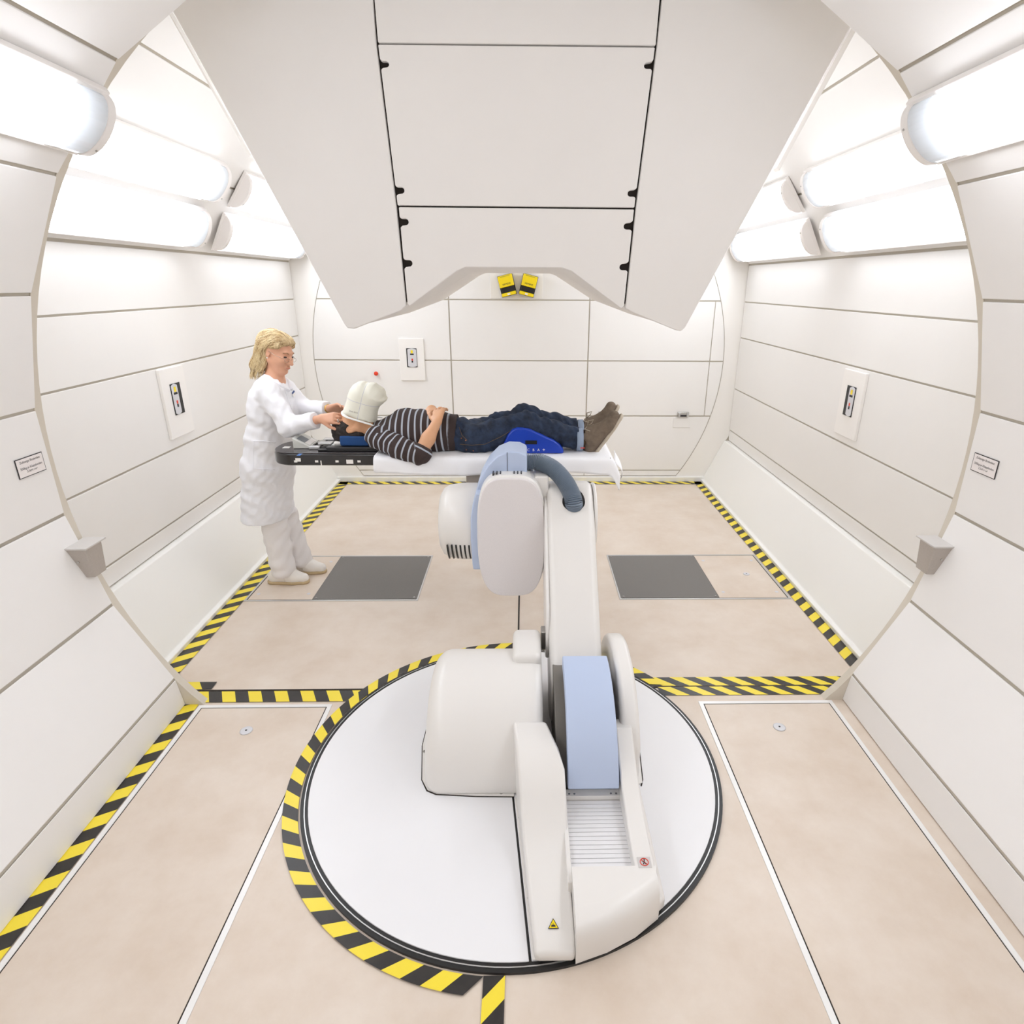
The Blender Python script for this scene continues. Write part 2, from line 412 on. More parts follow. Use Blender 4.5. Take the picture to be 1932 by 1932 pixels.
for i in range(len(prof)-1):
    A, B = Vector((prof[i][0], 0, prof[i][1])), Vector((prof[i+1][0], 0, prof[i+1][1])); t = (B-A).normalized()
    n = (Vector((CX, 0, CZ))-(A+B)/2).normalized(); A2, B2 = A+t*.0055, B-t*.0055
    own = 'wall_near_right' if i < 7 else ('ceiling_near' if i < 11 else 'wall_near_left')
    prism('panel', [A2+Vector((0, YF, 0)), B2+Vector((0, YF, 0)), B2+Vector((0, YF, 0))-n*.008, A2+Vector((0, YF, 0))-n*.008], (0, YR-.012-YF, 0), RINGP, ring[own][0], bevel=.004)
# rim of the ring (flange to the bigger rear room)
v = []; f = []; N = 96
for i in range(N+1):
    a = -38.6+257.2*i/N; p, q = pol(a, RR+.004), pol(a, 2.62)
    v += [(p[0], YR-.012, max(p[1], 0)), (p[0], YR+.03, max(p[1], 0)), (q[0], YR+.03, max(q[1], 0)), (q[0], YR-.012, max(q[1], 0))]
    if i:
        b = 4*i
        f += [[b-4, b, b+1, b-3], [b-3, b+1, b+2, b-2], [b-4, b-1, b+3, b]]
rm = mk('trim_3', v, f, RIM); tag(rm, 'beige rim closing the edge of the ring', kind='structure')
wf = mk('wall_front', [(x, YF, z) for x, z in [(1.7, 0)]+rb+[(mir(1.7), 0)]], [list(range(len(rb)+2))], WALLP); tag(wf, 'white end wall behind the viewer', kind='structure')

# ------------------------------------------------------------------ strip lights
def strip_light(sec, y0, y1, label, group, lens=None, hw=.112, bulge=.068, clear0=.1, clear1=.1):
    (x, z), ndir = sec; n = Vector((ndir[0], 0, ndir[1])).normalized(); t = Vector((n.z, 0, -n.x)); c = Vector((x, 0, z))
    th = thing('strip_light', c+Vector((0, (y0+y1)/2, 0)), label, 'light', group)
    def half(k, ofs=0.):
        out = []
        for i in range(17):
            a = math.pi*i/16; out.append(c+t*(hw*k*math.cos(a))+n*(ofs+bulge*k*math.sin(a)**.8))
        return out
    prism('housing', [c+t*(hw+.02)+Vector((0, y0, 0)), c-t*(hw+.02)+Vector((0, y0, 0)), c-t*(hw+.012)+n*.022+Vector((0, y0, 0)), c+t*(hw+.012)+n*.022+Vector((0, y0, 0))], (0, y1-y0, 0), LAMPW, th, bevel=.004)
    def seg(nm, a, b, k, mt, bev=0.):
        pr = [p+Vector((0, a, 0)) for p in half(k, .014)]
        return prism(nm, pr, (0, b-a, 0), mt, th, bevel=bev)
    seg('end_cap', y0+.002, y0+.045, 1.04, LAMPW, .006); seg('end_cap', y1-.045, y1-.002, 1.04, LAMPW, .006)
    if clear0: seg('lens_end', y0+.045, y0+.045+clear0, 1., LENSEND)
    if clear1: seg('lens_end', y1-.045-clear1, y1-.045, 1., LENSEND)
    seg('lens', y0+.045+clear0, y1-.045-clear1, 1., lens or LENS)
    for yy in (y0+.024, y1-.024):
        disc('screw', c+t*(hw*.55)+n*(.014+bulge*.9)+Vector((0, yy, 0)), n, .004, .004, STEEL, th, n=8)
    return th
def sec_rear(a, s): # mounting point on the vault, angle from right, mirrored for the left
    p = pol(a, RB-.015); d = (CX-p[0], CZ-p[1])
    return (p, d) if s > 0 else ((mir(p[0]), p[1]), (-d[0], d[1]))
def sec_ring(a, s):
    p = pol(a, RR-.018); d = (CX-p[0], CZ-p[1])
    return (p, d) if s > 0 else ((mir(p[0]), p[1]), (-d[0], d[1]))
for s, sd in ((1, 'above the wall unit facing the patient\'s feet side'), (-1, 'above the wall behind the woman')):
    nm = 'right' if s > 0 else 'left'
    wall = 'beyond the patient\'s feet' if s > 0 else 'behind the woman'
    strip_light(sec_rear(35.0, s), 2.70, 4.27, 'upper row strip light on the vault at the ring end, '+wall, 'strip lights on the vault')
    strip_light(sec_rear(35.0, s), 4.53, 6.10, 'upper row strip light on the vault near the back wall, '+wall, 'strip lights on the vault', clear0=.0)
    strip_light(sec_rear(27.4, s), 2.70, 4.26, 'lower row strip light on the vault at the ring end, '+wall, 'strip lights on the vault')
    strip_light(sec_rear(27.4, s), 4.51, 6.10, 'lower row strip light on the vault near the back wall, '+wall, 'strip lights on the vault', clear0=.0)
    rw = 'on the ring panels, patient\'s feet side' if s > 0 else 'on the ring panels, woman\'s side'
    strip_light(sec_ring(40.1, s), .95, 2.52, 'large lit strip light '+rw, 'strip lights on the ring', lens=LENSR, clear1=.13)
    strip_light(sec_ring(40.1, s), -.85, .72, 'strip light behind the viewer '+rw, 'strip lights on the ring', lens=LENSR)

# ================================================================== FLOOR THINGS
def tape(name, a, b, width_dir, n, label, skew=.6, phase=0., z=.0035, cut=0.):
    """striped tape from a to b (left edge), width vector, n stripe pairs"""
    a, b, wv = Vector((*a, z)), Vector((*b, z)), Vector((*width_dir, 0)); L = (b-a).length; d = (b-a)/L
    n = max(1, round(L/.132)); poly = [(0, 0), (L, 0), (L, 1), (0, 1)]; v = []; f = []; mi = []
    step = L/n/2; sk = skew*wv.length
    k = -4-int(sk/step) if sk > 0 else -4
    k = -int(abs(sk)/step)-3
    while k*step < L+abs(sk)+step:
        s0 = k*step+phase*step; s1 = s0+step
        # stripe lies between lines s = s0 + sk*w and s1 + sk*w
        q = clip(clip(poly, -1, sk, -s0), 1, -sk, s1)
        if len(q) > 2:
            base = len(v); v += [a+d*x+wv*w_ for x, w_ in q]; f.append(list(range(base, base+len(q)))); mi.append(k % 2)
        k += 1
    me = bpy.data.meshes.new(name); me.from_pydata([tuple(x) for x in v], [], f); me.materials.append(YEL); me.materials.append(BLK)
    for p_, i_ in zip(me.polygons, mi): p_.material_index = i_
    me.update(); bm = bmesh.new(); bm.from_mesh(me)
    for fa in bm.faces:
        if fa.normal.z < 0: fa.normal_flip()
    bm.to_mesh(me); bm.free()
    o = bpy.data.objects.new(name, me); COL.objects.link(o)
    return tag(o, label, 'floor tape')
tape('hazard_tape', (-1.93, 2.60), (-1.93, 6.115), (.095, 0), 33, 'yellow and black hazard tape along the bench behind the woman', skew=.68)
tape('hazard_tape', (1.845, 2.66), (1.845, 6.115), (-.075, 0), 22, 'yellow and black hazard tape along the bench on the patient\'s feet side', skew=-.85)
tape('hazard_tape', (-1.93, 6.12), (1.84, 6.12), (0, -.085), 22, 'yellow and black hazard tape along the foot of the back wall', skew=1.0)
tape('hazard_tape', (-1.67, 2.618), (-.62, 2.618), (0, -.085), 9, 'yellow and black hazard tape between the ring and the turntable, woman\'s side', skew=.5, z=.0042)
tape('hazard_tape', (-1.78, 2.70), (-1.60, 2.70), (0, -.062), 2, 'short torn piece of hazard tape beside the ring edge', skew=.7)
tape('hazard_tape', (.62, 2.71), (1.72, 2.71), (0, -.072), 6, 'hazard tape on the far side of the floor seam, patient\'s feet side', skew=1.25)
tape('hazard_tape', (.68, 2.628), (1.61, 2.628), (0, -.068), 5, 'hazard tape on the near side of the floor seam, patient\'s feet side', skew=1.25)
tape('hazard_tape', (-1.69, YF+.05), (-1.69, 2.56), (.085, 0), 36, 'long hazard tape along the foot of the ring wall, woman\'s side', skew=.55)
tape('hazard_tape', (-.128, .2), (-.128, 1.235), (.065, 0), 7, 'straight hazard tape leading up to the turntable edge', skew=1.0, z=.005)
# ring tape around the turntable
TC, TR = (-.051, 2.109), .871
v = []; f = []; mi = []; a0, a1 = 38, 265; n = 56; ns = 3
for k in range(n):
    for j in range(ns):
        def pt(u, w_):
            a = math.radians(a0+(a1-a0)*u/n-w_*3.2); r = TR+.008+w_*.058
            return (TC[0]+r*math.cos(a), TC[1]+r*math.sin(a), .0055)
        b = len(v); u0, u1 = k+j/ns, k+(j+1)/ns
        v += [pt(u0, 0), pt(u0, 1), pt(u1, 1), pt(u1, 0)]; f.append([b, b+1, b+2, b+3]); mi.append(k % 2)
me = bpy.data.meshes.new('hazard_tape'); me.from_pydata(v, [], f); me.materials.append(YEL); me.materials.append(BLK)
for p_, i_ in zip(me.polygons, mi): p_.material_index = i_
o = bpy.data.objects.new('hazard_tape', me); COL.objects.link(o); tag(o, 'curved yellow and black hazard tape hugging the turntable', 'floor tape')

def frame(name, x0, x1, y0, y1, w_, z0, z1, mt, parent):
    v = []; 
    for (a, b) in ((0, z0), (0, z1), (w_, z1), (w_, z0)):
        v += [(x0+a, y0+a, b), (x1-a, y0+a, b), (x1-a, y1-a, b), (x0+a, y1-a, b)]
    f = []
    for r in range(3):
        for i in range(4): f.append([r*4+i, r*4+(i+1) % 4, r*4+4+(i+1) % 4, r*4+4+i])
    return mk(name, v, f, mt, parent)
def lockr(c, parent, r=.028):
    L_ = lathe('lock_rosette', (c[0], c[1], .003), (0, 0, 1), [(0, r), (.003, r), (.004, r*.85)], SILV, parent, n=24)
    box('keyhole', (c[0]-.004, c[1]-.004, .0068), (c[0]+.004, c[1]+.004, .0078), BLACK, L_)
for s, x0, x1, m0, m1, lab in ((-1, -1.835, -.705, -1.395, -.715, 'rear floor hatch with a grey mat half, beside the woman\'s feet'), (1, .62, 1.76, .63, 1.285, 'rear floor hatch with a grey mat half, on the patient\'s feet side')):
    h = thing('floor_hatch', ((x0+x1)/2, 3.915, 0), lab, 'floor hatch', 'rear floor hatches')
    frame('frame', x0, x1, 3.562, 4.268, .014, 0, .0035, ALU, h)
    box('shadow_gap', (x0+.014, 3.574, .0004), (x1-.014, 4.254, .0012), DARK, h)
    if s < 0: box('wood_panel', (x0+.02, 3.582, .0005), (m0-.003, 4.25, .003), FLOORM, h)
    else: box('wood_panel', (m1+.003, 3.582, .0005), (x1-.02, 4.25, .003), FLOORM, h)
    box('grey_mat', (m0, 3.582, .0005), (m1, 4.25, .005), GREYM, h)
    for (x, y) in ((m0+.02, 3.6), (m0+.02, 4.232), (m1-.02, 3.6), (m1-.02, 4.232)):
        disc('screw', (x, y, .004), (0, 0, 1), .007, .003, STEEL, h, n=10)
    wx = (x0+.06, m0-.05) if s < 0 else (m1+.05, x1-.06)
    for x in wx:
        for y in (3.66, 4.16): disc('screw', (x, y, .002), (0, 0, 1), .012, .0015, SILV, h, n=14)
    lockr(((-1.62 if s < 0 else 1.585), 3.93), h, .022)
for x0, x1, c, lab in ((-1.60, -.952, (-1.292, 2.324), 'long front floor hatch beside the ring, woman\'s side'), (.860, 1.532, (1.191, 2.316), 'long front floor hatch beside the ring, patient\'s feet side')):
    h = thing('floor_hatch', ((x0+x1)/2, 1.7, 0), lab, 'floor hatch', 'front floor hatches')
    frame('frame', x0, x1, -.4, 2.512, .02, 0, .003, WHITEG, h)
    box('shadow_gap', (x0+.02, -.38, .0004), (x1-.02, 2.492, .0012), DARK, h)
    box('panel', (x0+.025, -.375, .0005), (x1-.025, 2.487, .0028), FLOORM, h)
    lockr(c, h)

# ------------------------------------------------------------------ turntable
tt = thing('turntable', (TC[0], TC[1], 0), 'large round white turntable plate with black rubber edge let into the floor', 'turntable')
disc('rubber_edge', (*TC, .0), (0, 0, 1), TR, .010, BLACK, tt, n=128)
def annul(name, r0, r1, z0, z1, mt):
    v = []; f = []; n = 128
    for i in range(n):
        a = 2*math.pi*i/n; c, s = math.cos(a), math.sin(a)
        for r, z in ((r0, z0), (r0, z1), (r1, z1), (r1, z0)): v.append((TC[0]+r*c, TC[1]+r*s, z))
        j = (i+1) % n
        for q in range(3): f.append([4*i+q, 4*j+q, 4*j+q+1, 4*i+q+1])
    return mk(name, v, f, mt, tt)
annul('metal_ring', TR-.017, TR-.0135, .004, .0125, ALU)
cir = [(TC[0]+(TR-.029)*math.cos(2*math.pi*i/128), TC[1]+(TR-.029)*math.sin(2*math.pi*i/128)) for i in range(128)]
# seam direction follows the robot base: from (-.052,1.911) to (.016,1.24)
sl = (.016+.052)/(1.24-1.911)
def sx(y): return -.052+sl*(y-1.911)
for nm, (a, b, c) in (('plate', (1, -sl, -.052-sl*1.911-.004)), ('plate', (-1, sl, .052+sl*1.911-.004))):
    q = clip(cir, a, b, c)
    prism(nm, [(x, y, .002) for x, y in q], (0, 0, .012), DISC, tt, bevel=.002)

# ================================================================== NOZZLE
NT = .3346
def NP(u, v, off=0.):                       # pixel to the slanted nozzle face
    d = ray(u, v); # y = 3.22-(z-1.97)*NT
    t = (3.22+off-(CAMH-1.97)*NT)/(d.y+d.z*NT)
    return CAM+d*t
nz = thing('beam_nozzle', (CX, 4.3, 2.0), 'huge off-white radiation nozzle housing hanging from the vault above the patient', 'nozzle')
NB = Vector((0, .03, 0))
def notched(p, q, ts, sgn):
    """edge p->q (pixels) with U notches at parameters ts, cut sideways by sgn pixels"""
    out = [p]; p_, q_ = Vector(p), Vector(q); e = (q_-p_).normalized(); s_ = Vector((sgn, 0))
    for t in ts:
        c = p_.lerp(q_, t)
        for (al, ac) in ((-9, 0), (-6, 3), (-6, 12), (-3, 16), (3, 16), (6, 12), (7, 4), (10, 0)): out.append(tuple(c+e*al+s_*ac))
    return out+[q]
cov = [
 ('centre_cover', [(690, -250), (1281, -250), (1245, 0), (1237.5, 85.5), (712.5, 80), (706, 0)]),
 ('centre_cover', notched((713, 83.5), (750, 387.3), (.122, .907), 1) + notched((1197, 391.5), (1236, 89), (.088, .886), -1)),
 ('centre_cover', notched((752, 390.5), (768.5, 572), (.155, .585), 1) + [(772, 578), (862, 511), (878, 504), (1060, 505), (1078, 511), (1172, 582)] + notched((1177.5, 578), (1196.5, 395), (.405, .825), -1)),
 ('wing_cover', [(176, -250), (686, -250), (703, 0), (709, 80), (747, 388), (766, 577), (757, 586), (668, 620.5), (655, 619), (649, 611)]),
 ('wing_cover', [(1286, -250), (1772, -250), (1293, 618), (1285, 625), (1275, 623), (1190, 588), (1180, 582), (1200, 394), (1240, 86), (1249, 0)])]
for nm, pts in cov:
    prism(nm, [NP(u, v) for u, v in pts], (0, .03, 0), NOZ, nz, bevel=.006, seg=3)
outl = [(180, -250), (1768, -250), (1290, 616), (1284, 621), (1190, 585), (1176, 579), (1076, 512), (1060, 507), (878, 506), (863, 512), (769, 576), (757, 583), (668, 617), (656, 616)]
prism('seam_backing', [NP(u, v, .034) for u, v in [(190, -250), (1758, -250), (1284, 610), (1190, 580), (1174, 570), (1074, 506), (1058, 501), (880, 500), (866, 506), (772, 567), (757, 577), (664, 609)]], (0, .012, 0), DARK, nz)
prism('housing', [NP(u, v, .05) for u, v in outl], (0, .66, 0), NOZ, nz, bevel=.012, seg=3)
prism('rear_housing', [NP(u, v, .05)+Vector((0, .668, 0)) for u, v in outl], (0, .98, 0), NOZ, nz, bevel=.012, seg=3)
for s, q in ((1, [(1617, 34), (1622, 46), (1470, 322), (1466, 316)]), (-1, [(313, 14), (316, 22), (470, 296), (474, 292)])):
    prism('side_trim', [NP(u, v, .12) for u, v in q], (0, .05, 0), PLATE, nz)

# ================================================================== WALL DEVICES
def laser_unit(name, c, right, upv, nrm, pw, ph, dw, dh, label, fw=.86, sh=.04):
    c, r, u, n = Vector(c), Vector(right).normalized(), Vector(upv).normalized(), Vector(nrm).normalized()
    th = thing(name, c, label, 'wall unit', 'positioning laser units on white plates')
    def quad(w_, h_, dx=0., dz=0., o=0.): return [c+r*(dx-w_/2)+u*(dz-h_/2)+n*o, c+r*(dx+w_/2)+u*(dz-h_/2)+n*o, c+r*(dx+w_/2)+u*(dz+h_/2)+n*o, c+r*(dx-w_/2)+u*(dz+h_/2)+n*o]
    prism('plate', quad(pw, ph, 0, -.02), n*.02, PLATE, th, bevel=.004)
    b = prism('body', quad(dw, dh, o=.02), n*.004, BLACK, th, bevel=.003)  # flat black sheet paints in the shaded recess wall beside the front
    s0 = sh*dw
    fo = []
    for i in range(9): a = i/8; fo.append((s0-dw*fw/2+dw*fw*a, dh*.44+.010*math.sin(math.pi*a)))
    fo = [(x, -z) for x, z in fo]+fo[::-1]
    prism('front', [c+r*x+u*z+n*.0245 for x, z in fo], n*.004, SILV, th, bevel=.002)
    prism('yellow_label', quad(dw*.2, dh*.16, s0, dh*.32, .0287), n*.001, YDEV, th)
    prism('window', quad(dw*.36, dh*.07, s0, dh*.19, .0287), n*.001, BLACK, th)
    prism('red_stripe', quad(dw*.14, dh*.1, s0, -dh*.09, .0287), n*.001, RED, th)
    prism('dark_stripe', quad(dw*.14, dh*.1, s0, -dh*.2, .0287), n*.001, INK, th)
    return th
laser_unit('laser_unit', (-1.105, YB-.004, 1.262), (1, 0, 0), (0, 0, 1), (0, -1, 0), .24, .40, .10, .18, 'silver laser unit on a white plate on the back wall')
def wall_hit(u, v, X): d = ray(u, v); return CAM+d*(X/d.x)
XL, XRt = mir(2.10), 2.10
cl_ = wall_hit(328, 752, XL); cr_ = wall_hit(1609, 757, XRt)
laser_unit('laser_unit', cl_, (0, 1, 0), (0, 0, 1), (1, 0, 0), .27, .42, .11, .19, 'silver laser unit on a white plate on the side wall behind the woman', .6, -.18)
laser_unit('laser_unit', cr_, (0, -1, 0), (0, 0, 1), (-1, 0, 0), .27, .42, .11, .19, 'silver laser unit on a white plate on the side wall beyond the patient\'s feet', .6, .18)
rbn = thing('emergency_button', (-1.463, YB, 1.111), 'round red push button on the back wall above the mask', 'button')
lathe('button_head', (-1.463, YB-.005, 1.111), (0, -1, 0), [(0, .012), (.02, .012), (.022, .02), (.034, .02), (.042, .012)], RED, rbn, n=24)
lathe('collar', (-1.463, YB-.004, 1.111), (0, -1, 0), [(0, .017), (.008, .017), (.01, .014)], PLATE, rbn, n=24)
# yellow scanners under the nozzle on their own plate
pl = box('mounting_plate', (-.33, YB-.016, 1.815), (.165, YB-.006, 2.16), PLATE, bevel=.003); tag(pl, 'white mounting plate behind the two yellow scanners', 'plate')
for cx, tilt, lab in ((-.170, math.radians(14), 'yellow safety scanner on the back wall, the one nearer the red button'), (.030, math.radians(-14), 'yellow safety scanner on the back wall, the one farther from the red button')):
    c = Vector((cx, YB-.016, 1.93)); th = thing('safety_scanner', c, lab, 'scanner', 'yellow safety scanners')
    r = Vector((math.cos(tilt), 0, math.sin(tilt))); u = Vector((-math.sin(tilt), 0, math.cos(tilt))); n = Vector((0, -1, 0))
    def q(x0, x1, z0, z1, o): return [c+r*x0+u*z0+n*o, c+r*x1+u*z0+n*o, c+r*x1+u*z1+n*o, c+r*x0+u*z1+n*o]
    prism('base', q(-.072, .072, -.095, .095, 0), n*.03, BLACK, th, bevel=.004)
    bd = prism('body', q(-.068, .068, -.012, .091, .03), n*.06, YDEV, th, bevel=.006)
    prism('window', q(-.062, .062, -.062, -.012, .03), n*.04, mat('dark_glass', (16, 14, 16), .08), th, bevel=.004)
    prism('foot', q(-.068, .068, -.091, -.062, .03), n*.065, YDEV, th, bevel=.005)
    prism('white_label', q(-.014, .012, -.085, -.07, .0955), n*.001, PLATE, th)
    prism('top_label', q(-.045, .045, .078, .085, .0905), n*.0008, mat('lbl', (190, 170, 60), .6), th)
    text('lettering', 'SIEMENS', .021, c+u*.012+n*.0915, r, u, INK, th)
# door catches
for x, lab in ((1.602, 'chrome door catch on the back wall, near the round door edge'), (.795, 'chrome door catch on the back wall beside the patient\'s shoes')):
    th = thing('door_catch', (x, YB-.004, .70), lab, 'catch', 'chrome door catches')
    box('bracket', (x-.058, YB-.03, .688), (x+.058, YB-.004, .735), STEEL, th, bevel=.004)
    box('shadow_slot', (x-.03, YB-.032, .690), (x+.03, YB-.029, .708), INK, th)
    box('lug', (x-.05, YB-.045, .692), (x-.034, YB-.028, .728), ALU, th, bevel=.002)
    box('lug', (x+.034, YB-.045, .692), (x+.05, YB-.028, .728), ALU, th, bevel=.002)
    if x > 1: box('cover_plate', (x-.09, YB-.012, .575), (x+.085, YB-.003, .672), WALLP, th, bevel=.002)
# floor load notices on the ring
xw = RR*math.cos(math.radians(6.63))
for s, lab in ((1, 'framed white notice with black lettering on the ring wall, patient\'s feet side'), (-1, 'framed white notice with black lettering on the ring wall, woman\'s side')):
    x = CX+s*(xw-.002); yc, zc = 2.412, 1.2515; wv, hv = .071, .0385
    th = thing('notice', (x, yc, zc), lab, 'notice', 'floor load notices')
    r = Vector((0, -s, 0)); n = Vector((-s, 0, 0)); u = Vector((0, 0, 1)); c = Vector((x, yc, zc))
    def qq(a, b, o): return [c-r*a-u*b+n*o, c+r*a-u*b+n*o, c+r*a+u*b+n*o, c-r*a+u*b+n*o]
    prism('border', qq(wv, hv, 0), n*.002, INK, th); prism('paper', qq(wv-.003, hv-.003, .001), n*.0016, SIGNW, th)
    for i, (t_, sz) in enumerate((('Zulässige Bodenlast', .0135), ('500kg je Klappboden', .0135), ('2,5kN / m²', .0125))):
        text('lettering', t_, sz, c+u*(.022-[0, .025, .040][i])+n*.0032, r, u, INK, th)
# grey brackets at the ring edge
for s, lab in ((1, 'grey metal wedge bracket on the ring edge, patient\'s feet side'), (-1, 'grey metal wedge bracket on the ring edge, woman\'s side')):
    a = -12.; zt = .872; zb = .725
    def X(r_, z): return CX+s*math.sqrt(max(r_*r_-(z-CZ)**2, 0))
    xo_t, xo_b = X(RR-.004, zt), X(RR-.004, zb)
    xi_t, xi_b = CX+s*(abs(xo_t-CX)-.088), CX+s*(abs(xo_b-CX)-.045)
    th = thing('edge_bracket', (xo_b, 2.49, zb), lab, 'bracket', 'ring edge brackets')
    y0, y1 = 2.45, 2.54
    vs = [(xo_b, y0+.01, zb), (xi_b, y0+.01, zb), (xi_b, y1, zb), (xo_b, y1, zb), (xo_t, y0-.02, zt), (xi_t, y0-.02, zt), (xi_t, y1, zt), (xo_t, y1, zt)]
    mk('wedge', vs, [[0, 1, 2, 3], [4, 5, 6, 7], [0, 1, 5, 4], [1, 2, 6, 5], [2, 3, 7, 6], [3, 0, 4, 7]], BRACK, th, bevel=.005)
    xa, xb = sorted((xo_t, xi_t-s*.008)); box('lid', (xa, y0-.025, zt-.002), (xb, y1+.02, zt+.006), mat('bracket_lid', (206, 202, 198), .4), th, bevel=.002)
    disc('screw', ((xo_t+xi_t)/2, y0-.016, zt-.06), (0, -1, 0), .005, .004, STEEL, th, n=10)
# ================================================================== ROBOT (patient positioner)
rob = thing('patient_robot', (.1, 2.2, .014), 'white robotic couch positioner with pale blue covers standing on the turntable', 'robot')
def yz(name, prof, x0, x1, mt, bevel=.02, seg=3, parent=rob, shear=0.):
    return prism(name, [(x0, y, z) for y, z in prof], (x1-x0, shear, 0), mt, parent, bevel, seg)
def arcp(cy, cz, r, a0, a1, n): return [(cy+r*math.cos(math.radians(a0+(a1-a0)*i/n)), cz+r*math.sin(math.radians(a0+(a1-a0)*i/n))) for i in range(n+1)]
# left hood: soft shell
F_ = Field((-.52, 1.82, -.03), (.14, 3.0, .62), .011)
def hoodprof():
    X, Y, Z = F_.ax[0][:, None, None], F_.ax[1][None, :, None], F_.ax[2][None, None, :]
    def rb(cx, cy, cz, hx, hy, hz, r):
        qx, qy, qz = np.abs(X-cx)-hx+r, np.abs(Y-cy)-hy+r, np.abs(Z-cz)-hz+r
        return np.sqrt(np.maximum(qx, 0)**2+np.maximum(qy, 0)**2+np.maximum(qz, 0)**2)+np.minimum(np.maximum(qx, np.maximum(qy, qz)), 0)-r
    # drum with horizontal axis, cut to the left with a rounded shoulder
    d = np.sqrt(((Y-2.30)/1.02)**2+(Z-.0)**2)-.378
    ex = np.abs(X-(-.16))-.255
    k = .075
    q1, q2 = np.maximum(d+k, 0), np.maximum(ex+k, 0)
    body = np.sqrt(q1**2+q2**2)+np.minimum(np.maximum(d+k, ex+k), 0)-k
    return np.maximum(np.maximum(body, X-.072), .016-Z)
F_.F = hoodprof().astype(np.float32)
hood = F_.obj('left_hood', ROBOT, rob, 1)
# flange of the hood on the disc
fp = [(-.43, 2.66), (-.455, 2.5), (-.46, 2.2), (-.43, 2.0), (-.40, 1.945), (-.36, 1.925), (-.2, 1.912), (-.047, 1.908), (-.047, 2.66)]
prism('hood_flange_gap', [(x-.004 if x < -.1 else x, y-.004 if y < 2 else y, .0135) for x, y in fp], (0, 0, .002), DARK, rob)
prism('hood_flange', [(x, y, .0135) for x, y in fp], (0, 0, .006), ROBOT, rob, bevel=.002)
for (x, y) in ((-.445, 2.16), (-.452, 2.42), (-.3, 1.93), (-.1, 1.922)): disc('bolt', (x, y, .019), (0, 0, 1), .007, .004, STEEL, rob, n=10)
box('hood_rear_step', (-.06, 2.30, .28), (.07, 2.54, .415), ROBOT, rob, bevel=.03, seg=4)
# right cheek shell
ck = arcp(2.42, 0, .475, 0, 152, 20)
yz('right_cheek', [(2.42+.30, .014)] + [(y, max(z, .014)) for y, z in arcp(2.33, .0, .435, 20, 150, 18)] + [(1.945, .2), (1.95, .014)], .383, .462, ROBOT, .022)
prism('cheek_flange', [(.44, 1.95, .0135), (.482, 1.97, .0135), (.505, 2.2, .0135), (.505, 2.5, .0135), (.44, 2.6, .0135)], (0, 0, .006), ROBOT, rob, bevel=.002)
tube('cheek_flange_gap', [(.474, 1.955, .015), (.486, 1.99, .015), (.507, 2.2, .015), (.507, 2.5, .015)], .003, DARK, rob, n=6)
# rails and front beam
lr = yz('left_rail', [(1.262, .014), (1.262, .05), (1.30, .07), (1.45, .085), (1.58, .10), (1.66, .135), (1.73, .20), (1.80, .255), (1.88, .283), (2.02, .29), (2.10, .22), (2.10, .014)], .01, .138, ROBOT, .014)
for v_ in lr.data.vertices: v_.co.x = (.151-max(0, v_.co.y-1.8)*.3) if v_.co.x > .1 else sx(v_.co.y)+.012
prism('rail_flange', [(sx(1.27)+.006, 1.27, .0135), (.05, 1.27, .0135), (.05, 1.9, .0135), (sx(1.9)+.006, 1.9, .0135)], (0, 0, .005), ROBOT, rob, bevel=.002)
for y in (1.80, 1.47): disc('bolt', (sx(y)+.018, y, .018), (0, 0, 1), .0065, .004, STEEL, rob, n=10)
yz('right_rail', [(1.44, .014), (1.45, .152), (1.60, .155), (1.75, .175), (1.88, .235), (1.98, .29), (2.06, .27), (2.06, .014)], .358, .425, ROBOT, .008)
# front block following the disc edge
fb = [(.15, 1.258), (.25, 1.290), (.345, 1.335), (.43, 1.395), (.43, 1.475), (.15, 1.475)]
vs = []; nb = len(fb)
for z_, ins_ in ((.014, 0), (.085, 0), (.118, .006), (.138, .02), (.150, .045), (.153, .07)):
    for (x, y) in fb:
        back_ = y > 1.45
        cxm = .29; vs.append((x+(cxm-x)*(0 if x < .2 else ins_*.6) if not back_ else x, min(y+(0 if back_ else ins_), 1.452 if not back_ else y), z_))
fs = [list(range(nb))[::-1], [5*nb+i for i in range(nb)]]+[[r*nb+i, r*nb+(i+1) % nb, (r+1)*nb+(i+1) % nb, (r+1)*nb+i] for r in range(5) for i in range(nb)]
fbk = mk('front_block', vs, fs, ROBOT, rob, smooth=True)
es = fbk.modifiers.new('split', 'EDGE_SPLIT'); es.split_angle = math.radians(40)
box('slot_lip', (.136, 1.44, .014), (.152, 1.79, .126), ROBOT, rob, bevel=.004)
prism('side_skirt', [(.42, 1.40, .014), (.458, 1.43, .014), (.458, 1.96, .014), (.42, 1.96, .014), ], (0, 0, .05), ROBOT, rob, bevel=.012)
box('slat_bed', (.148, 1.452, .014), (.362, 1.84, .092), DARK, rob)
NS = 19; y0s, y1s = 1.458, 1.798; st = (y1s-y0s)/NS
sm_ = None
for i in range(NS):
    if sm_ is None:
        s_ = box('slat', (.15, y0s, .09), (.36, y0s+st-.0014, .104), mat('slat_white', (232, 231, 232), .4), rob, bevel=.0015, seg=1); sm_ = s_
    else:
        s_ = sm_.copy(); COL.objects.link(s_); s_.location = (0, st*i, 0)
box('slat_end', (.15, 1.80, .09), (.36, 1.835, .122), ROBOT, rob, bevel=.002)
for x in (.165, .185, .325, .345): disc('bolt', (x, 1.811, .121), (0, 0, 1), .004, .003, STEEL, rob, n=8)
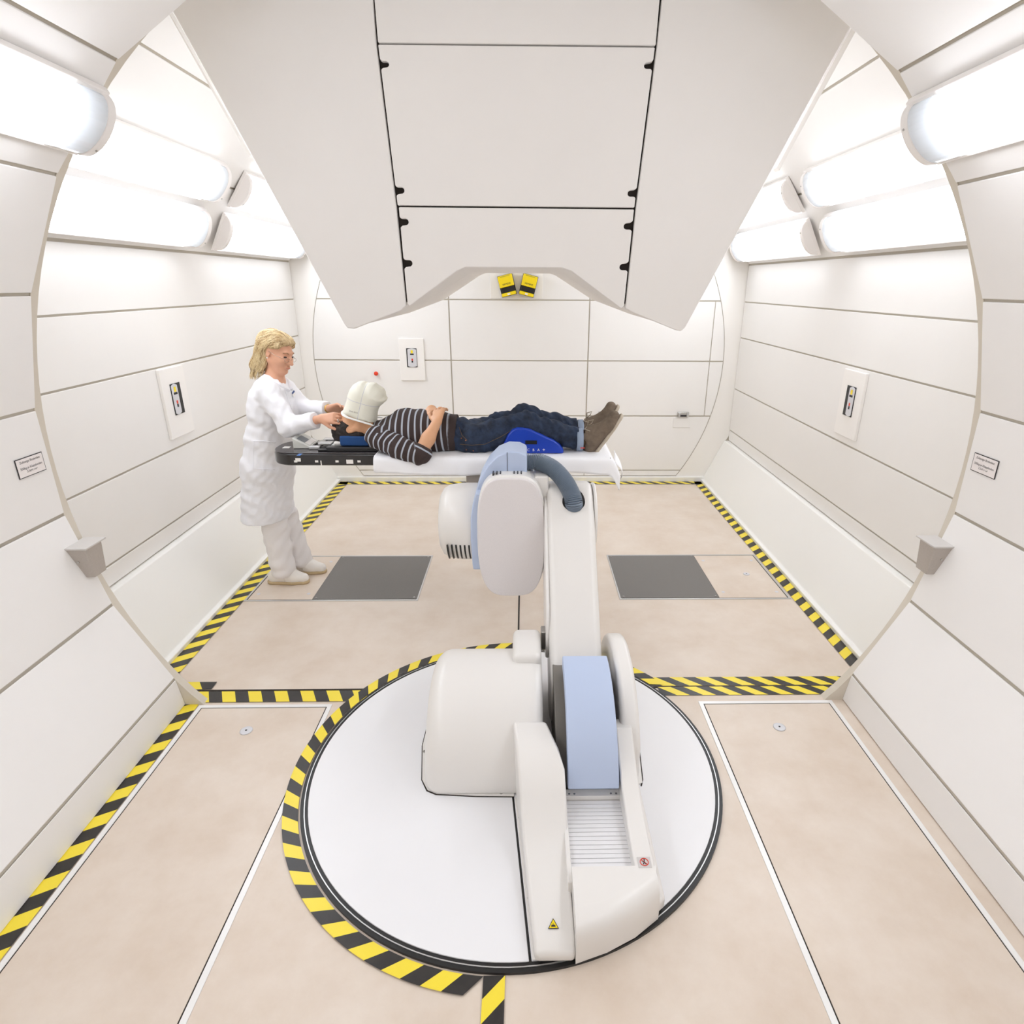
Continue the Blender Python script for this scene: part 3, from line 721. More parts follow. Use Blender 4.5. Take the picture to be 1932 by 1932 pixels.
# blue cover over the shoulder joint
yz('shoulder_cover', [(y, z) for y, z in arcp(2.2, .0, .445, 158, 82, 18)] + arcp(2.2, .0, .39, 82, 158, 12), .158, .352, BLUE, .006)
yz('shoulder_core', arcp(2.25, .016, .345, 0, 180, 20), .12, .345, mat('dark_core', (122, 117, 110), .6), .004)
# lower arm
def stad(a, ra, b, rb_, n=14):
    a, b = Vector(a), Vector(b); d = (b-a).normalized(); an = math.degrees(math.atan2(d.y, d.x))
    return arcp(a.x, a.y, ra, an+90, an+270, n)+arcp(b.x, b.y, rb_, an-90, an+90, n)
yz('lower_arm', [(y, max(z, .016)) for y, z in stad((2.40, .19), .172, (3.02, .80), .185)], .108, .345, ROBOT, .035, 4)
yz('elbow_cap', arcp(3.02, .80, .178, 0, 360, 40)[:-1], .345, .362, ROBOT, .008)
yz('arm_cover_line', stad((2.62, .40), .175, (2.98, .77), .16), .094, .112, ROBOT, .01)
box('arm_fitting', (.072, 2.52, .30), (.10, 2.58, .40), STEEL, rob, bevel=.006)
# hose slot
d_ = Vector((0, -.76, .65)).normalized()
# wrist: motor drum, blue cover, oval front cover
WY = 3.08
lathe('wrist_drum', (-.25, WY+.06, .725), (-1, 0, 0), [(-.12, .21), (.09, .21), (.16, .200), (.19, .182), (.208, .15), (.214, .09), (.215, .0)], ROBOT, rob, n=64)
vr = .2085
for i in range(6):
    x = -.296-.0225*i; pts = []
    for a in np.linspace(196, 232, 7):
        pts.append((x+.0, WY+.06+vr*math.cos(math.radians(a)), .725+vr*math.sin(math.radians(a))))
    tube('vent_slot', pts, .0052, BLACK, rob, n=6)
disc('drum_badge', (-.463, WY+.02, .725), (-1, 0, 0), .02, .004, SILV, rob, n=20)
bl = [(-.276, .535), (-.279, .56), (-.282, .70), (-.278, .82), (-.262, .92), (-.232, 1.01), (-.19, 1.085), (-.14, 1.135), (-.085, 1.158), (-.03, 1.155), (.004, 1.138), (.008, 1.125), (.008, .535)]
prism('wrist_blue_cover', [(x, 2.985, z) for x, z in bl], (0, .22, 0), BLUE, rob, bevel=.007, seg=2)
prism('wrist_blue_side', [(x, 2.918, z) for x, z in [(-.276, .535), (-.279, .56), (-.284, .70), (-.280, .82), (-.268, .90), (-.25, .955), (-.21, .96), (-.21, .535)]], (0, .2, 0), BLUE, rob, bevel=.008, seg=3)
tube('cover_seam', [(-.092, 2.9835, 1.155), (-.091, 2.9835, 1.0)], .0012, INK, rob, n=5)
def sup(cx, cz, a, b, n, e, sk=0.):
    out = []
    for i in range(n):
        t = 2*math.pi*i/n; c, s = math.cos(t), math.sin(t)
        x = a*math.copysign(abs(c)**(2/e), c); z = b*math.copysign(abs(s)**(2/e), s)
        x *= 1-.06*max(-z/b, 0)**2-.03*max(z/b, 0)
        out.append((cx+x, cz+z))
    return out
ov = sup(-.073, .725, .176, .332, 72, 3.5)
prism('wrist_shell', [(x, 2.895, z) for x, z in ov], (0, .21, 0), ROBOT, rob, bevel=.02, seg=4)
prism('wrist_oval_cover', [(x, 2.884, z) for x, z in sup(-.073, .722, .170, .325, 72, 3.5)], (0, .02, 0), ROBOTG, rob, bevel=.006, seg=3)
for x in (-.165, -.147, -.129, -.06, -.042, -.024):
    box('vent_slot', (x, 2.935, 1.040), (x+.006, 2.975, 1.0605), BLACK, rob)
box('wrist_bracket', (.045, 2.96, .84), (.118, 3.2, 1.035), ROBOT, rob, bevel=.01)
box('wrist_neck', (-.05, 3.10, .55), (.12, 3.3, .92), ROBOT, rob, bevel=.03)
yz('wrist_gap', arcp(3.05, .74, .16, 0, 360, 30)[:-1], .09, .115, DARK, .0)
# couch mount
box('couch_mount', (-.16, 3.22, .84), (.06, 3.72, .936), ROBOT, rob, bevel=.02)
box('couch_mount_block', (-.345, 3.40, .80), (-.14, 3.70, .936), BRACK, rob, bevel=.012)
# corrugated hose
cps = [Vector((.0, 3.05, 1.082)), Vector((.07, 3.045, 1.085)), Vector((.14, 3.01, 1.062)), Vector((.195, 2.96, 1.015)), Vector((.228, 2.91, .965)), Vector((.241, 2.876, .925)), Vector((.241, 2.895, .88))]
def crom(cp, n):
    out = []; k = len(cp)
    for i in range(k-1):
        p0, p1, p2, p3 = cp[max(i-1, 0)], cp[i], cp[i+1], cp[min(i+2, k-1)]
        for j in range(n):
            t = j/n; out.append(.5*((2*p1)+(p2-p0)*t+(2*p0-5*p1+4*p2-p3)*t*t+(3*p1-p0-3*p2+p3)*t**3))
    return out+[cp[-1]]
hp = crom(cps, 40)
tube('hose', hp, [.0405+.0048*(1 if (i//2) % 2 else -1) for i in range(len(hp))], HOSE, rob, n=24)
# slot where the hose enters the arm
an_ = Vector((0, -.718, .695)); al_ = Vector((0, .695, .718)); hc_ = Vector((.241, 3.02, .80))+an_*.185+al_*-.005
sl_pts = [hc_+Vector((1, 0, 0))*(.057*math.cos(a))+al_*((.05 if math.sin(a) < 0 else .075)*math.sin(a)) for a in np.linspace(0, 2*math.pi, 28, endpoint=False)]
prism('hose_slot', [p-an_*.01 for p in sl_pts], an_*.0115, BLACK, rob)
# stickers
c = Vector((.085, 1.338, .0755)); n_ = Vector((0, -.13, 1)).normalized(); u_ = Vector((0, 1, .13)).normalized(); r_ = Vector((1, 0, 0))
wl_ = prism('warning_label', [c-r_*.017-u_*.014+n_*.002, c+r_*.017-u_*.014+n_*.002, c+u_*.017+n_*.002], n_*.001, INK, rob)
prism('yellow_field', [c-r_*.0135-u_*.0122+n_*.003, c+r_*.0135-u_*.0122+n_*.003, c+u_*.0125+n_*.003], n_*.001, YDEV, wl_)
prism('symbol', [c-r_*.007-u_*.009+n_*.004, c+r_*.007-u_*.009+n_*.004, c+r_*.005-u_*.003+n_*.004, c+r_*.001-u_*.004+n_*.004, c+u_*.003+n_*.004, c-r_*.002-u_*.004+n_*.004, c-r_*.006-u_*.003+n_*.004], n_*.0006, INK, wl_)
c = Vector((.392, 1.487, .1535))
lb = box('step_label', (c.x-.022, c.y-.02, c.z), (c.x+.022, c.y+.02, c.z+.001), mat('label_grey', (206, 202, 200), .5), rob)
tube('red_ring', [(c.x+.0135*math.cos(a), c.y+.0135*math.sin(a), c.z+.002) for a in np.linspace(0, 2*math.pi, 28, endpoint=False)], .0014, RED, lb, n=5, closed=True)
tube('red_bar', [(c.x-.0095, c.y+.0095, c.z+.002), (c.x+.0095, c.y-.0095, c.z+.002)], .0012, RED, lb, n=5)
tube('figure', [(c.x-.004, c.y-.008, c.z+.0016), (c.x, c.y, c.z+.0016), (c.x+.001, c.y+.005, c.z+.0016)], .0016, INK, lb, n=5)
tube('figure', [(c.x+.005, c.y-.008, c.z+.0016), (c.x, c.y, c.z+.0016), (c.x-.006, c.y+.002, c.z+.0016)], .0014, INK, lb, n=5)
disc('figure', (c.x+.001, c.y+.008, c.z+.0012), (0, 0, 1), .0022, .001, INK, lb, n=10)

# ================================================================== COUCH
TZ = 1.015; TY0, TY1 = 3.38, 3.87; EY0, EY1 = 3.49, 3.81; XE = -1.505; XR_ = .49; XS = -.84
couch = thing('treatment_couch', (-.45, 3.62, TZ-.08), 'long black carbon fibre couch top carried by the robot', 'couch')
def tabpoly(ins=0.):
    r = .135; out = []
    for a in np.linspace(270, 180, 9): out.append((XE+r+(r-ins)*math.cos(math.radians(a)), EY0+r+(r-ins)*math.sin(math.radians(a))))
    for a in np.linspace(180, 90, 9): out.append((XE+r+(r-ins)*math.cos(math.radians(a)), EY1-r+(r-ins)*math.sin(math.radians(a))))
    out += [(XS, EY1-ins), (XS, TY1-ins), (XR_, TY1-ins), (XR_, TY0+ins), (XS, TY0+ins), (XS, EY0+ins)]
    return out
prism('couch_body', [(x, y, TZ-.078) for x, y in tabpoly()], (0, 0, .07), CARBON, couch, bevel=.01)
prism('top_sheet', [(x, y, TZ-.008) for x, y in tabpoly(.004)], (0, 0, .008), mat('carbon_top', (58, 54, 57), .12, coat=.5), couch, bevel=.003)
for u, v, w_, h_ in ((558, 870.5, 6, 4), (562.5, 867.5, 10, 6.5), (597.5, 870.5, 6, 4), (636, 870.5, 6, 4), (660, 871, 13, 8), (677.5, 870.5, 6, 4)):
    p_ = P(u, v, EY0); k_ = .00305
    box('label', (p_.x-w_*k_/2, EY0-.0015-.0004*(w_ > 8), p_.z-h_*k_/2), (p_.x+w_*k_/2, EY0+.0005, p_.z+h_*k_/2), PLATE, couch)
p_ = P(606, 874, EY0); box('joint_line', (p_.x-.003, EY0-.0015, p_.z-.016), (p_.x+.003, EY0+.0005, p_.z+.016), PLATE, couch)
for u, v, mt_, w_ in ((565, 858, mat('mark_blue', (70, 120, 190), .5), .02), (541, 844, PLATE, .04)):
    p_ = PZ(u, v, TZ); box('deck_mark', (p_.x-w_/2, p_.y-.02, TZ), (p_.x+w_/2, p_.y+.02, TZ+.001), mt_, couch)
lathe('end_handle', (.50, 3.46, TZ-.07), (.15, 0, -1), [(0, .016), (.03, .018), (.05, .014), (.066, .004)], BRACK, couch, n=16)
# index plate carrying the head rest
hb = thing('head_board', (-1.0, 3.65, TZ), 'black head board plate with metal clips lying on the couch', 'head board')
box('plate', (-1.22, EY0+.03, TZ+.0005), (XS-.02, EY1-.02, TZ+.012), BLACK, hb, bevel=.003)
box('step', (-1.17, EY0+.03, TZ+.012), (XS-.02, EY1-.02, TZ+.026), mat('board_black', (44, 43, 45), .3), hb, bevel=.003)
box('clear_plate', (-1.15, EY0+.07, TZ+.026), (-1.075, EY1-.03, TZ+.03), mat('clear_plate', (214, 216, 212), .2), hb, bevel=.001)
for y in (3.58, 3.68): box('clip', (-1.235, y, TZ+.026), (-1.155, y+.05, TZ+.036), ALU, hb, bevel=.003)
for y in (3.555, 3.655):
    lt = box('white_latch', (-1.135, y, TZ+.03), (-1.085, y+.055, TZ+.05), PLATE, hb, bevel=.009, seg=3)
box('rail', (-1.285, 3.56, TZ+.001), (-1.22, 3.60, TZ+.018), ALU, hb, bevel=.003)
box('rail', (-1.265, 3.66, TZ+.001), (-1.22, 3.72, TZ+.022), STEEL, hb, bevel=.003)
tube('lever', [(-1.16, 3.76, TZ+.03), (-1.12, 3.77, TZ+.05), (-1.09, 3.77, TZ+.058)], .006, STEEL, hb, n=8)
# control pad
cp = thing('control_pad', (-1.34, 3.66, TZ), 'pale grey control pad with a small screen on the couch end', 'control pad')
def tilted(nm, x0, x1, y0, y1, z0, z1, mt, par, bev):
    return mk(nm, [(x0, y0, z0), (x1, y0, z0+.0), (x1, y1, z0), (x0, y1, z0), (x0, y0, z1+.055), (x1, y0, z1), (x1, y1, z1), (x0, y1, z1+.055)], [[0, 1, 2, 3], [4, 5, 6, 7], [0, 1, 5, 4], [1, 2, 6, 5], [2, 3, 7, 6], [3, 0, 4, 7]], mt, par, bevel=bev)
tilted('pad_body', -1.385, -1.285, 3.585, 3.745, TZ+.001, TZ+.012, mat('pad_grey', (214, 214, 208), .5), cp, .004)
tilted('screen', -1.365, -1.322, 3.605, 3.685, TZ+.046, TZ+.0+.0005+.0, mat('screen_grey', (132, 136, 138), .3), cp, .0)
for o_ in list(cp.children):
    if o_.name.startswith('screen'):
        me = o_.data
        for v_ in me.vertices:
            t_ = (v_.co.x+1.385)/.1; base = TZ+.067-.055*t_
            v_.co.z = base+(.0005 if v_.index < 4 else .0025)
tilted('keys', -1.318, -1.292, 3.605, 3.725, TZ+.02, TZ+.016, PLATE, cp, .002)
for o_ in list(cp.children):
    if o_.name.startswith('keys'):
        for v_ in o_.data.vertices:
            t_ = (v_.co.x+1.385)/.1; v_.co.z = TZ+.067-.055*t_+(.0005 if v_.index < 4 else .003)
# head cushion
hc = Field((-1.14, 3.46, 1.02), (-.78, 3.84, 1.16), .005)
X, Y, Z = hc.ax[0][:, None, None], hc.ax[1][None, :, None], hc.ax[2][None, None, :]
def rbox(X, Y, Z, c, h, r):
    q = [np.abs(A-c[i])-h[i]+r for i, A in enumerate((X, Y, Z))]
    return np.sqrt(sum(np.maximum(a, 0)**2 for a in q))+np.minimum(np.maximum(q[0], np.maximum(q[1], q[2])), 0)-r
hc.F = (np.maximum(rbox(X, Y, Z, (-.965, 3.65, TZ+.0575), (.128, .112, .030), .010), .115-np.sqrt((Y-3.645)**2+(Z-1.160)**2+((X+.965)*.55)**2))).astype(np.float32)
cu = hc.obj('head_cushion', PADBLUE, None, 1); tag(cu, 'dark blue foam head cushion under the man\'s head', 'cushion')

# paper sheet
sh_x0, sh_x1 = -.862, .545
prof = []
def sheet_z(x): return TZ+.006
cs = [(TY1+.012, .935), (TY1+.014, .97), (TY1+.012, 1.005), (TY1-.004, TZ+.006), (TY1-.06, TZ+.007), (3.70, TZ+.007), (3.6, TZ+.007), (3.5, TZ+.007), (TY0+.05, TZ+.007), (TY0+.004, TZ+.006), (TY0-.010, 1.007), (TY0-.014, .985), (TY0-.016, .955), (TY0-.018, .928)]
nxs = 70; v = []; f = []
for i in range(nxs+1):
    x = sh_x0+(sh_x1-sh_x0)*i/nxs
    edge = max(0, (x-.475)/.07)
    for j, (y, z) in enumerate(cs):
        wv = .006*math.sin(x*17+.8*j)+.004*math.sin(x*41+j*.5)
        dz = 0; yy = y; zz = z
        if j >= 10:
            yy -= abs(wv)*(j-9)/3; zz += (.010*math.sin(x*5.1+.4)-.012*max(0, (x-.2)/.3))*(j-9)/4
        if j <= 2: yy += abs(wv)
        if 3 <= j <= 9:
            zz += .0012*math.sin(x*60+j)+(.03*math.exp(-((x-.45)/.06)**2)*(1 if j < 7 else .2) if x > .3 else 0)*0
        if edge > 0: zz -= .10*edge*edge if j not in (0,) else .03*edge
        v.append((x, yy, zz))
m_ = len(cs)
for i in range(nxs):
    for j in range(m_-1): f.append([i*m_+j, i*m_+j+1, (i+1)*m_+j+1, (i+1)*m_+j])
ps = mk('couch_sheet', v, f, CLOTH, None, smooth=True, sub=1)
so = ps.modifiers.new('solid', 'SOLIDIFY'); so.thickness = .0015; so.offset = 1
tag(ps, 'white paper sheet draped over the couch under the man', 'sheet')
tail = mk('hanging_corner', [(.50, 3.37, .99), (.555, 3.40, .955), (.57, 3.50, .965), (.55, 3.62, .99), (.572, 3.41, .90), (.585, 3.50, .90), (.548, 3.39, .875), (.552, 3.42, .86), (.58, 3.62, .94), (.56, 3.8, .96), (.585, 3.78, .91)], [[0, 1, 2, 3], [1, 4, 5, 2], [4, 6, 7, 5], [2, 5, 8, 3], [3, 8, 10, 9]], CLOTH, ps, smooth=True, sub=2)
so = tail.modifiers.new('solid', 'SOLIDIFY'); so.thickness = .0015

# knee wedge
kw = thing('knee_wedge', (.0, 3.6, TZ), 'glossy blue wedge cushion with letters under the man\'s knees', 'knee support')
kp = [P(u, v, 3.44) for u, v in ((948, 857), (951, 836), (957, 822), (966, 812), (976, 808), (988, 808), (1000, 811), (1046, 832), (1057, 841), (1063, 850), (1064, 857))]
kz = min(p.z for p in kp); kp = [Vector((p.x, 3.44, TZ+.009+max(0, p.z-kz))) for p in kp]
prism('wedge', kp, (0, .38, 0), WEDGE, kw, bevel=.012, seg=3)
c0, c1 = P(991, 831, 3.44), P(1013, 838, 3.44)
box('slot', (c0.x, 3.4375, c1.z), (c1.x, 3.442, c0.z), BLACK, kw)
for t_, u in (('C', 997), ('B', 1006.5), ('A', 1016), ('+', 1026)):
    q_ = P(u, 849, 3.438); text('lettering', t_, .021 if t_ != '+' else .03, (q_.x, 3.4370, q_.z), (1, 0, 0), (0, 0, 1), PLATE, kw)
# ================================================================== PEOPLE
V3 = lambda *a: np.array(a, float)
def nrm(a): a = np.array(a, float); return a/np.linalg.norm(a)
def head(F, c, f, u, sc=1., k=.02):
    f = nrm(f); u = nrm(np.array(u)-f*np.dot(u, f)); s = np.cross(f, u)
    L = lambda a, b, d: np.array(c)+(f*a+s*b+u*d)*sc
    ax = (f, s, u)
    F.ell(L(-.018, 0, .035), np.array((.098, .077, .088))*sc, k, ax)
    F.ell(L(.035, 0, -.025), np.array((.062, .061, .085))*sc, k, ax)
    for q in (-1, 1):
        F.cone(L(.0, q*.05, -.05), .022*sc, L(.062, q*.016, -.1), .017*sc, k)
        F.ell(L(.066, q*.034, -.03), np.array((.026, .026, .026))*sc, k, ax)
        F.ell(L(-.006, q*.073, -.010), np.array((.016, .008, .027))*sc, .005, ax)
        F.ell(L(-.003, q*.081, -.006), np.array((.009, .0075, .016))*sc, .0, ax, op='-')
    F.ell(L(.072, 0, -.1), np.array((.02, .024, .018))*sc, k, ax)
    F.cone(L(.093, 0, .006), .0085*sc, L(.117, 0, -.036), .0112*sc, .010)
    for q in (-1, 1): F.ell(L(.101, q*.011, -.04), np.array((.010, .008, .008))*sc, .006, ax)
    F.ell(L(.083, 0, .022), np.array((.014, .046, .011))*sc, .014, ax)
    F.ell(L(.094, 0, -.064), np.array((.010, .023, .0065))*sc, .006, ax); F.ell(L(.092, 0, -.075), np.array((.010, .019, .006))*sc, .006, ax)
    return L, ax
def rot(v, axis, a):
    axis = nrm(axis); return v*math.cos(a)+np.cross(axis, v)*math.sin(a)+axis*np.dot(axis, v)*(1-math.cos(a))
def hand(F, wr, d, n, side, curls, spread=.1, sc=1., thumb=(.6, .75, .25), tcurl=.25, k=.008, wr_r=.024):
    """wr wrist, d pointing direction, n palm normal, side +1/-1 thumb side"""
    d = nrm(d); n = nrm(np.array(n)-d*np.dot(n, d)); t = np.cross(n, d)*side
    W = np.array(wr, float)
    for o in (-.024, -.008, .008, .024): F.cone(W+t*o*.6*sc, .0145*sc, W+d*.078*sc+t*o*1.05*sc, .0115*sc, .012)
    for i, (o, L) in enumerate(((.030, .070), (.010, .078), (-.010, .072), (-.029, .056))):
        p = W+d*(.080-.004*abs(i-1))*sc+t*o*sc; dd = rot(d, n, 0); dd = nrm(d+t*o*spread*30*.1)
        ax = np.cross(dd, n); r = .0088*sc
        for j, fr in enumerate((.45, .31, .24)):
            dd = rot(dd, ax, curls[i][j]); q = p+dd*L*fr*sc; F.cone(p, r, q, r*.93, .003); p = q; r *= .93
    p = W+d*.02*sc+t*.026*sc; dd = nrm(d*thumb[0]+t*thumb[1]+n*thumb[2]); r = .0115*sc
    ax = np.cross(dd, nrm(d+n*.5))
    for L in (.042, .034, .027):
        q = p+dd*L*sc; F.cone(p, r, q, r*.9, .006); p = q; r *= .9; dd = rot(dd, ax, tcurl)
def cone_chain(F, pts, k=.02, sc=(1, 1, 1)):
    for (p, r), (q, r2) in zip(pts[:-1], pts[1:]): F.cone(p, r, q, r2, k, sc)

from mathutils.bvhtree import BVHTree
def caster(o):
    me = o.data; t = BVHTree.FromPolygons([v.co for v in me.vertices], [p.vertices for p in me.polygons])
    def f(u, v, off=.001):
        h = t.ray_cast(CAM, ray(u, v).normalized())
        return (h[0]+h[1]*off, h[1]) if h[0] is not None else (None, None)
    return f
def surf_line(nm, fn, px, r, mt, par, n=5):
    pts = []
    for (a, b) in zip(px[:-1], px[1:]):
        for k in range(6): pts.append(fn(a[0]+(b[0]-a[0])*k/6, a[1]+(b[1]-a[1])*k/6, r*.3)[0])
    pts.append(fn(*px[-1], r*.3)[0]); pts = [p for p in pts if p is not None]
    # drop points that jumped to another surface
    ok = [pts[0]] if pts else []
    for p in pts[1:]:
        if (p-ok[-1]).length < .08: ok.append(p)
    if len(ok) > 2: return tube(nm, ok, r, mt, par, n=n)

# ---------------------------------------------------------------- the woman
wo = thing('person', (-1.60, 3.9, 0), 'standing blonde woman in a long white coat holding the mask', 'person')
YC = 3.92
hcn = V3(*P(523, 664, YC)); ffw = (math.cos(.35)*.95, -math.sin(.35)*.95, -.30); uup = (.30, 0, 1)
nk = V3(*P(516, 716, YC)); chest = V3(*P(513, 765, YC)); waist = V3(*P(509, 830, YC)); hip = V3(*P(507, 880, YC))
nsh, fsh = V3(*P(505, 738, 3.755)), V3(*P(538, 734, 4.07))
nel, fel = V3(*P(545, 806, 3.68)), V3(*P(574, 771, 4.0))
nwr, fwr = V3(*P(606, 790, 3.60)), V3(*P(623, 771, 3.84))
FW = Field((-2.0, 3.40, 0.02), (-.92, 4.30, 1.74), .0052)
L_, ax_ = head(FW, hcn, ffw, uup, 1.0)
FW.cone(nk+V3(0, 0, -.03), .058, hcn+V3(-.015, 0, -.06), .05, .02)
FW.cone(nk+V3(-.01, 0, -.04), .075, chest, .1, .04, (1, .8, 1)); FW.cone(chest, .1, waist, .095, .04, (1, .8, 1)); FW.cone(waist, .095, hip, .105, .04, (1, .8, 1))
FW.cone(nsh, .048, fsh, .048, .04)
cone_chain(FW, [(nsh, .045), (nel, .036), (nwr, .0235)]); cone_chain(FW, [(fsh, .045), (fel, .036), (fwr, .0235)])
nleg = [V3(*P(506, 890, 3.87)), V3(-1.69, 3.865, .48), V3(-1.655, 3.83, .09)]
fleg = [V3(*P(515, 890, 4.0)), V3(-1.665, 3.985, .48), V3(-1.58, 3.99, .09)]
for lg in (nleg, fleg):
    cone_chain(FW, [(lg[0], .07), (lg[1], .05), (lg[2], .032)])
    FW.cone(lg[2]+V3(-.02, 0, -.03), .03, lg[2]+V3(.11, 0, -.05), .025, .02)
hand(FW, nwr, (.95, -.22, .10), (.15, .8, -.55), 1, [(.35, .45, .3), (.35, .5, .3), (.4, .5, .3), (.4, .5, .3)], thumb=(.75, .5, .35))
hand(FW, fwr, (.8, -.3, .2), (.2, -.75, -.6), -1, [(.3, .4, .3)]*4, thumb=(.75, .5, .3))
FW.obj('body', SKINW, wo, 2)
# face details
def dot(nm, p, rad, ax, mt, par):
    a = [Vector(x) for x in ax]; vs = []; fs = []; nu, nv = 12, 8
    for i in range(nv+1):
        th = math.pi*i/nv
        for j in range(nu):
            ph = 2*math.pi*j/nu
            vs.append(Vector(p)+a[0]*(rad[0]*math.sin(th)*math.cos(ph))+a[1]*(rad[1]*math.sin(th)*math.sin(ph))+a[2]*(rad[2]*math.cos(th)))
    for i in range(nv):
        for j in range(nu): fs.append([i*nu+j, i*nu+(j+1) % nu, (i+1)*nu+(j+1) % nu, (i+1)*nu+j])
    return mk(nm, vs, fs, mt, par, smooth=True)
for q in (-1, 1):
    dot('eye', L_(.086, q*.031, -.003), (.008, .013, .005), ax_, EYE, wo)
    tube('eyebrow', [L_(.094, q*.018, .02), L_(.093, q*.033, .025), L_(.08, q*.05, .02)], .003, BROW, wo, n=6)
dot('lips', L_(.0975, 0, -.069), (.0072, .019, .0062), ax_, LIPS, wo)
gl = tube('spectacles', [L_(.110, .006, -.012), L_(.112, 0, -.010), L_(.110, -.006, -.012)], .0018, GLASSF, wo, n=6)
for q in (-1, 1):
    tube('lens_rim', [L_(.106-.004*abs(math.cos(a)), q*.031+.022*math.cos(a), -.016+.011*math.sin(a)) for a in np.linspace(0, 2*math.pi, 20, endpoint=False)], .0011, GLASSF, gl, n=6, closed=True)
    tube('temple_arm', [L_(.100, q*.053, -.010), L_(.05, q*.076, -.004), L_(.0, q*.082, .006)], .0012, GLASSF, gl, n=6)
dot('earring', L_(.002, .083, -.036), (.004, .004, .004), ax_, PLATE, wo)
# hair: shoulder-length bob
FH = Field((-1.86, 3.72, 1.28), (-1.32, 4.1, 1.75), .0048)
FH.ell(L_(-.030, 0, .040), (.108, .088, .090), .03, ax_)
FH.ell(L_(.030, -.008, .078), (.062, .064, .036), .03, ax_)
FH.ell(L_(-.080, 0, -.03), (.055, .080, .11), .04, ax_)
FH.ell(L_(-.055, .060, -.055), (.040, .026, .10), .03, ax_); FH.ell(L_(-.055, -.062, -.05), (.040, .028, .10), .03, ax_)
FH.ell(L_(-.100, .02, -.115), (.045, .068, .05), .03, ax_)
FH.ell(L_(.02, .068, .045), (.045, .018, .035), .02, ax_); FH.ell(L_(.02, -.070, .045), (.045, .02, .035), .02, ax_)
FH.ell(L_(.085, .012, -.055), (.085, .078, .080), 0, ax_, op='-')
FH.ell(L_(.105, .0, .008), (.054, .07, .050), 0, ax_, op='-'); FH.ell(L_(.055, .075, -.012), (.05, .04, .046), 0, ax_, op='-'); FH.ell(L_(.055, -.075, -.012), (.05, .04, .046), 0, ax_, op='-')
FH.ell(L_(.005, .085, -.012), (.026, .03, .036), 0, ax_, op='-')
FH.F += .003; FH.wave(.002, 60, 90, 14, 2.)
Xx, Yy, Zz = FH.ax[0][:, None, None], FH.ax[1][None, :, None], FH.ax[2][None, None, :]
_o = L_(0, 0, 0)
def _c(a): return (Xx-_o[0])*a[0]+(Yy-_o[1])*a[1]+(Zz-_o[2])*a[2]
FH.F = np.maximum(FH.F, -np.maximum(.010-(.73*_c(ax_[0])-.68*_c(ax_[2])), .016-_c(ax_[0]))).astype(np.float32)
hr = FH.obj('hair', HAIRB, wo, 1)
# loose strands swept back from the forehead, laid on the hair surface
rng = np.random.default_rng(3)
ht = BVHTree.FromPolygons([v.co for v in hr.data.vertices], [p.vertices for p in hr.data.polygons])
def strands(nm, count, r0, r1, mt):
    sv, sf = [], []; nv = len(hr.data.vertices); made = 0; tries = 0
    while made < count and tries < count*6:
        tries += 1
        vtx = hr.data.vertices[int(rng.integers(nv))]; p = vtx.co.copy(); loc = np.array(p)-_o
        f_, u_ = loc@ax_[0], loc@ax_[2]
        if (u_ < -.02 and rng.random() < .6) or (f_ > .03 and u_ < .055): continue
        pts = []; w_ = rng.uniform(-.25, .25); n_steps = int(rng.integers(7, 12)); hang = False
        for k in range(n_steps):
            h = ht.find_nearest(p)
            if h[0] is None: break
            n_ = h[1]; lc = np.array(p)-_o
            if lc@ax_[0] > .012 and lc@ax_[2] < .03 and k > 1: break
            if not hang:
                pts.append(h[0]+n_*rng.uniform(.0, .003))
                back = max(0., .9-.11*k) if u_ > .03 else .35
                d = Vector(ax_[0])*(-back)+Vector((0, 0, -1))*(.35+.09*k)+Vector(ax_[1])*w_*.5
                d = d-n_*d.dot(n_)
                if (d.length < .15 or n_.z < -.55) and lc@ax_[0] < -.03: hang = True; d = Vector((-.12, 0, -1))
                d.normalize(); p = h[0]+d*.017
            else:
                q = pts[-1]+Vector((-.004+rng.uniform(-.003, .003), rng.uniform(-.003, .003), -.014)); pts.append(q)
                if q.z < hcn[2]-.155: break
        if len(pts) < 4: continue
        made += 1; b0 = len(sv); k = len(pts); rr = rng.uniform(r0, r1); pts = [np.array(x) for x in pts]
        for i, q in enumerate(pts):
            dd = nrm(pts[min(i+1, k-1)]-pts[max(i-1, 0)]); a = nrm(np.cross(dd, (.3, .9, .2))); b = np.cross(dd, a); r = rr*(1-.8*(2*i/(k-1)-1)**2*.9)
            for j in range(4): sv.append(q+a*r*math.cos(j*math.pi/2)+b*r*math.sin(j*math.pi/2))
        for i in range(k-1):
            for j in range(4): sf.append([b0+i*4+j, b0+i*4+(j+1) % 4, b0+i*4+4+(j+1) % 4, b0+i*4+4+j])
    return mk(nm, sv, sf, mt, hr, smooth=True)
strands('strands', 900, .0010, .0024, HAIRS)
strands('low_lights', 260, .0010, .0022, mat('hair_lowlight', (164, 130, 88), .5))
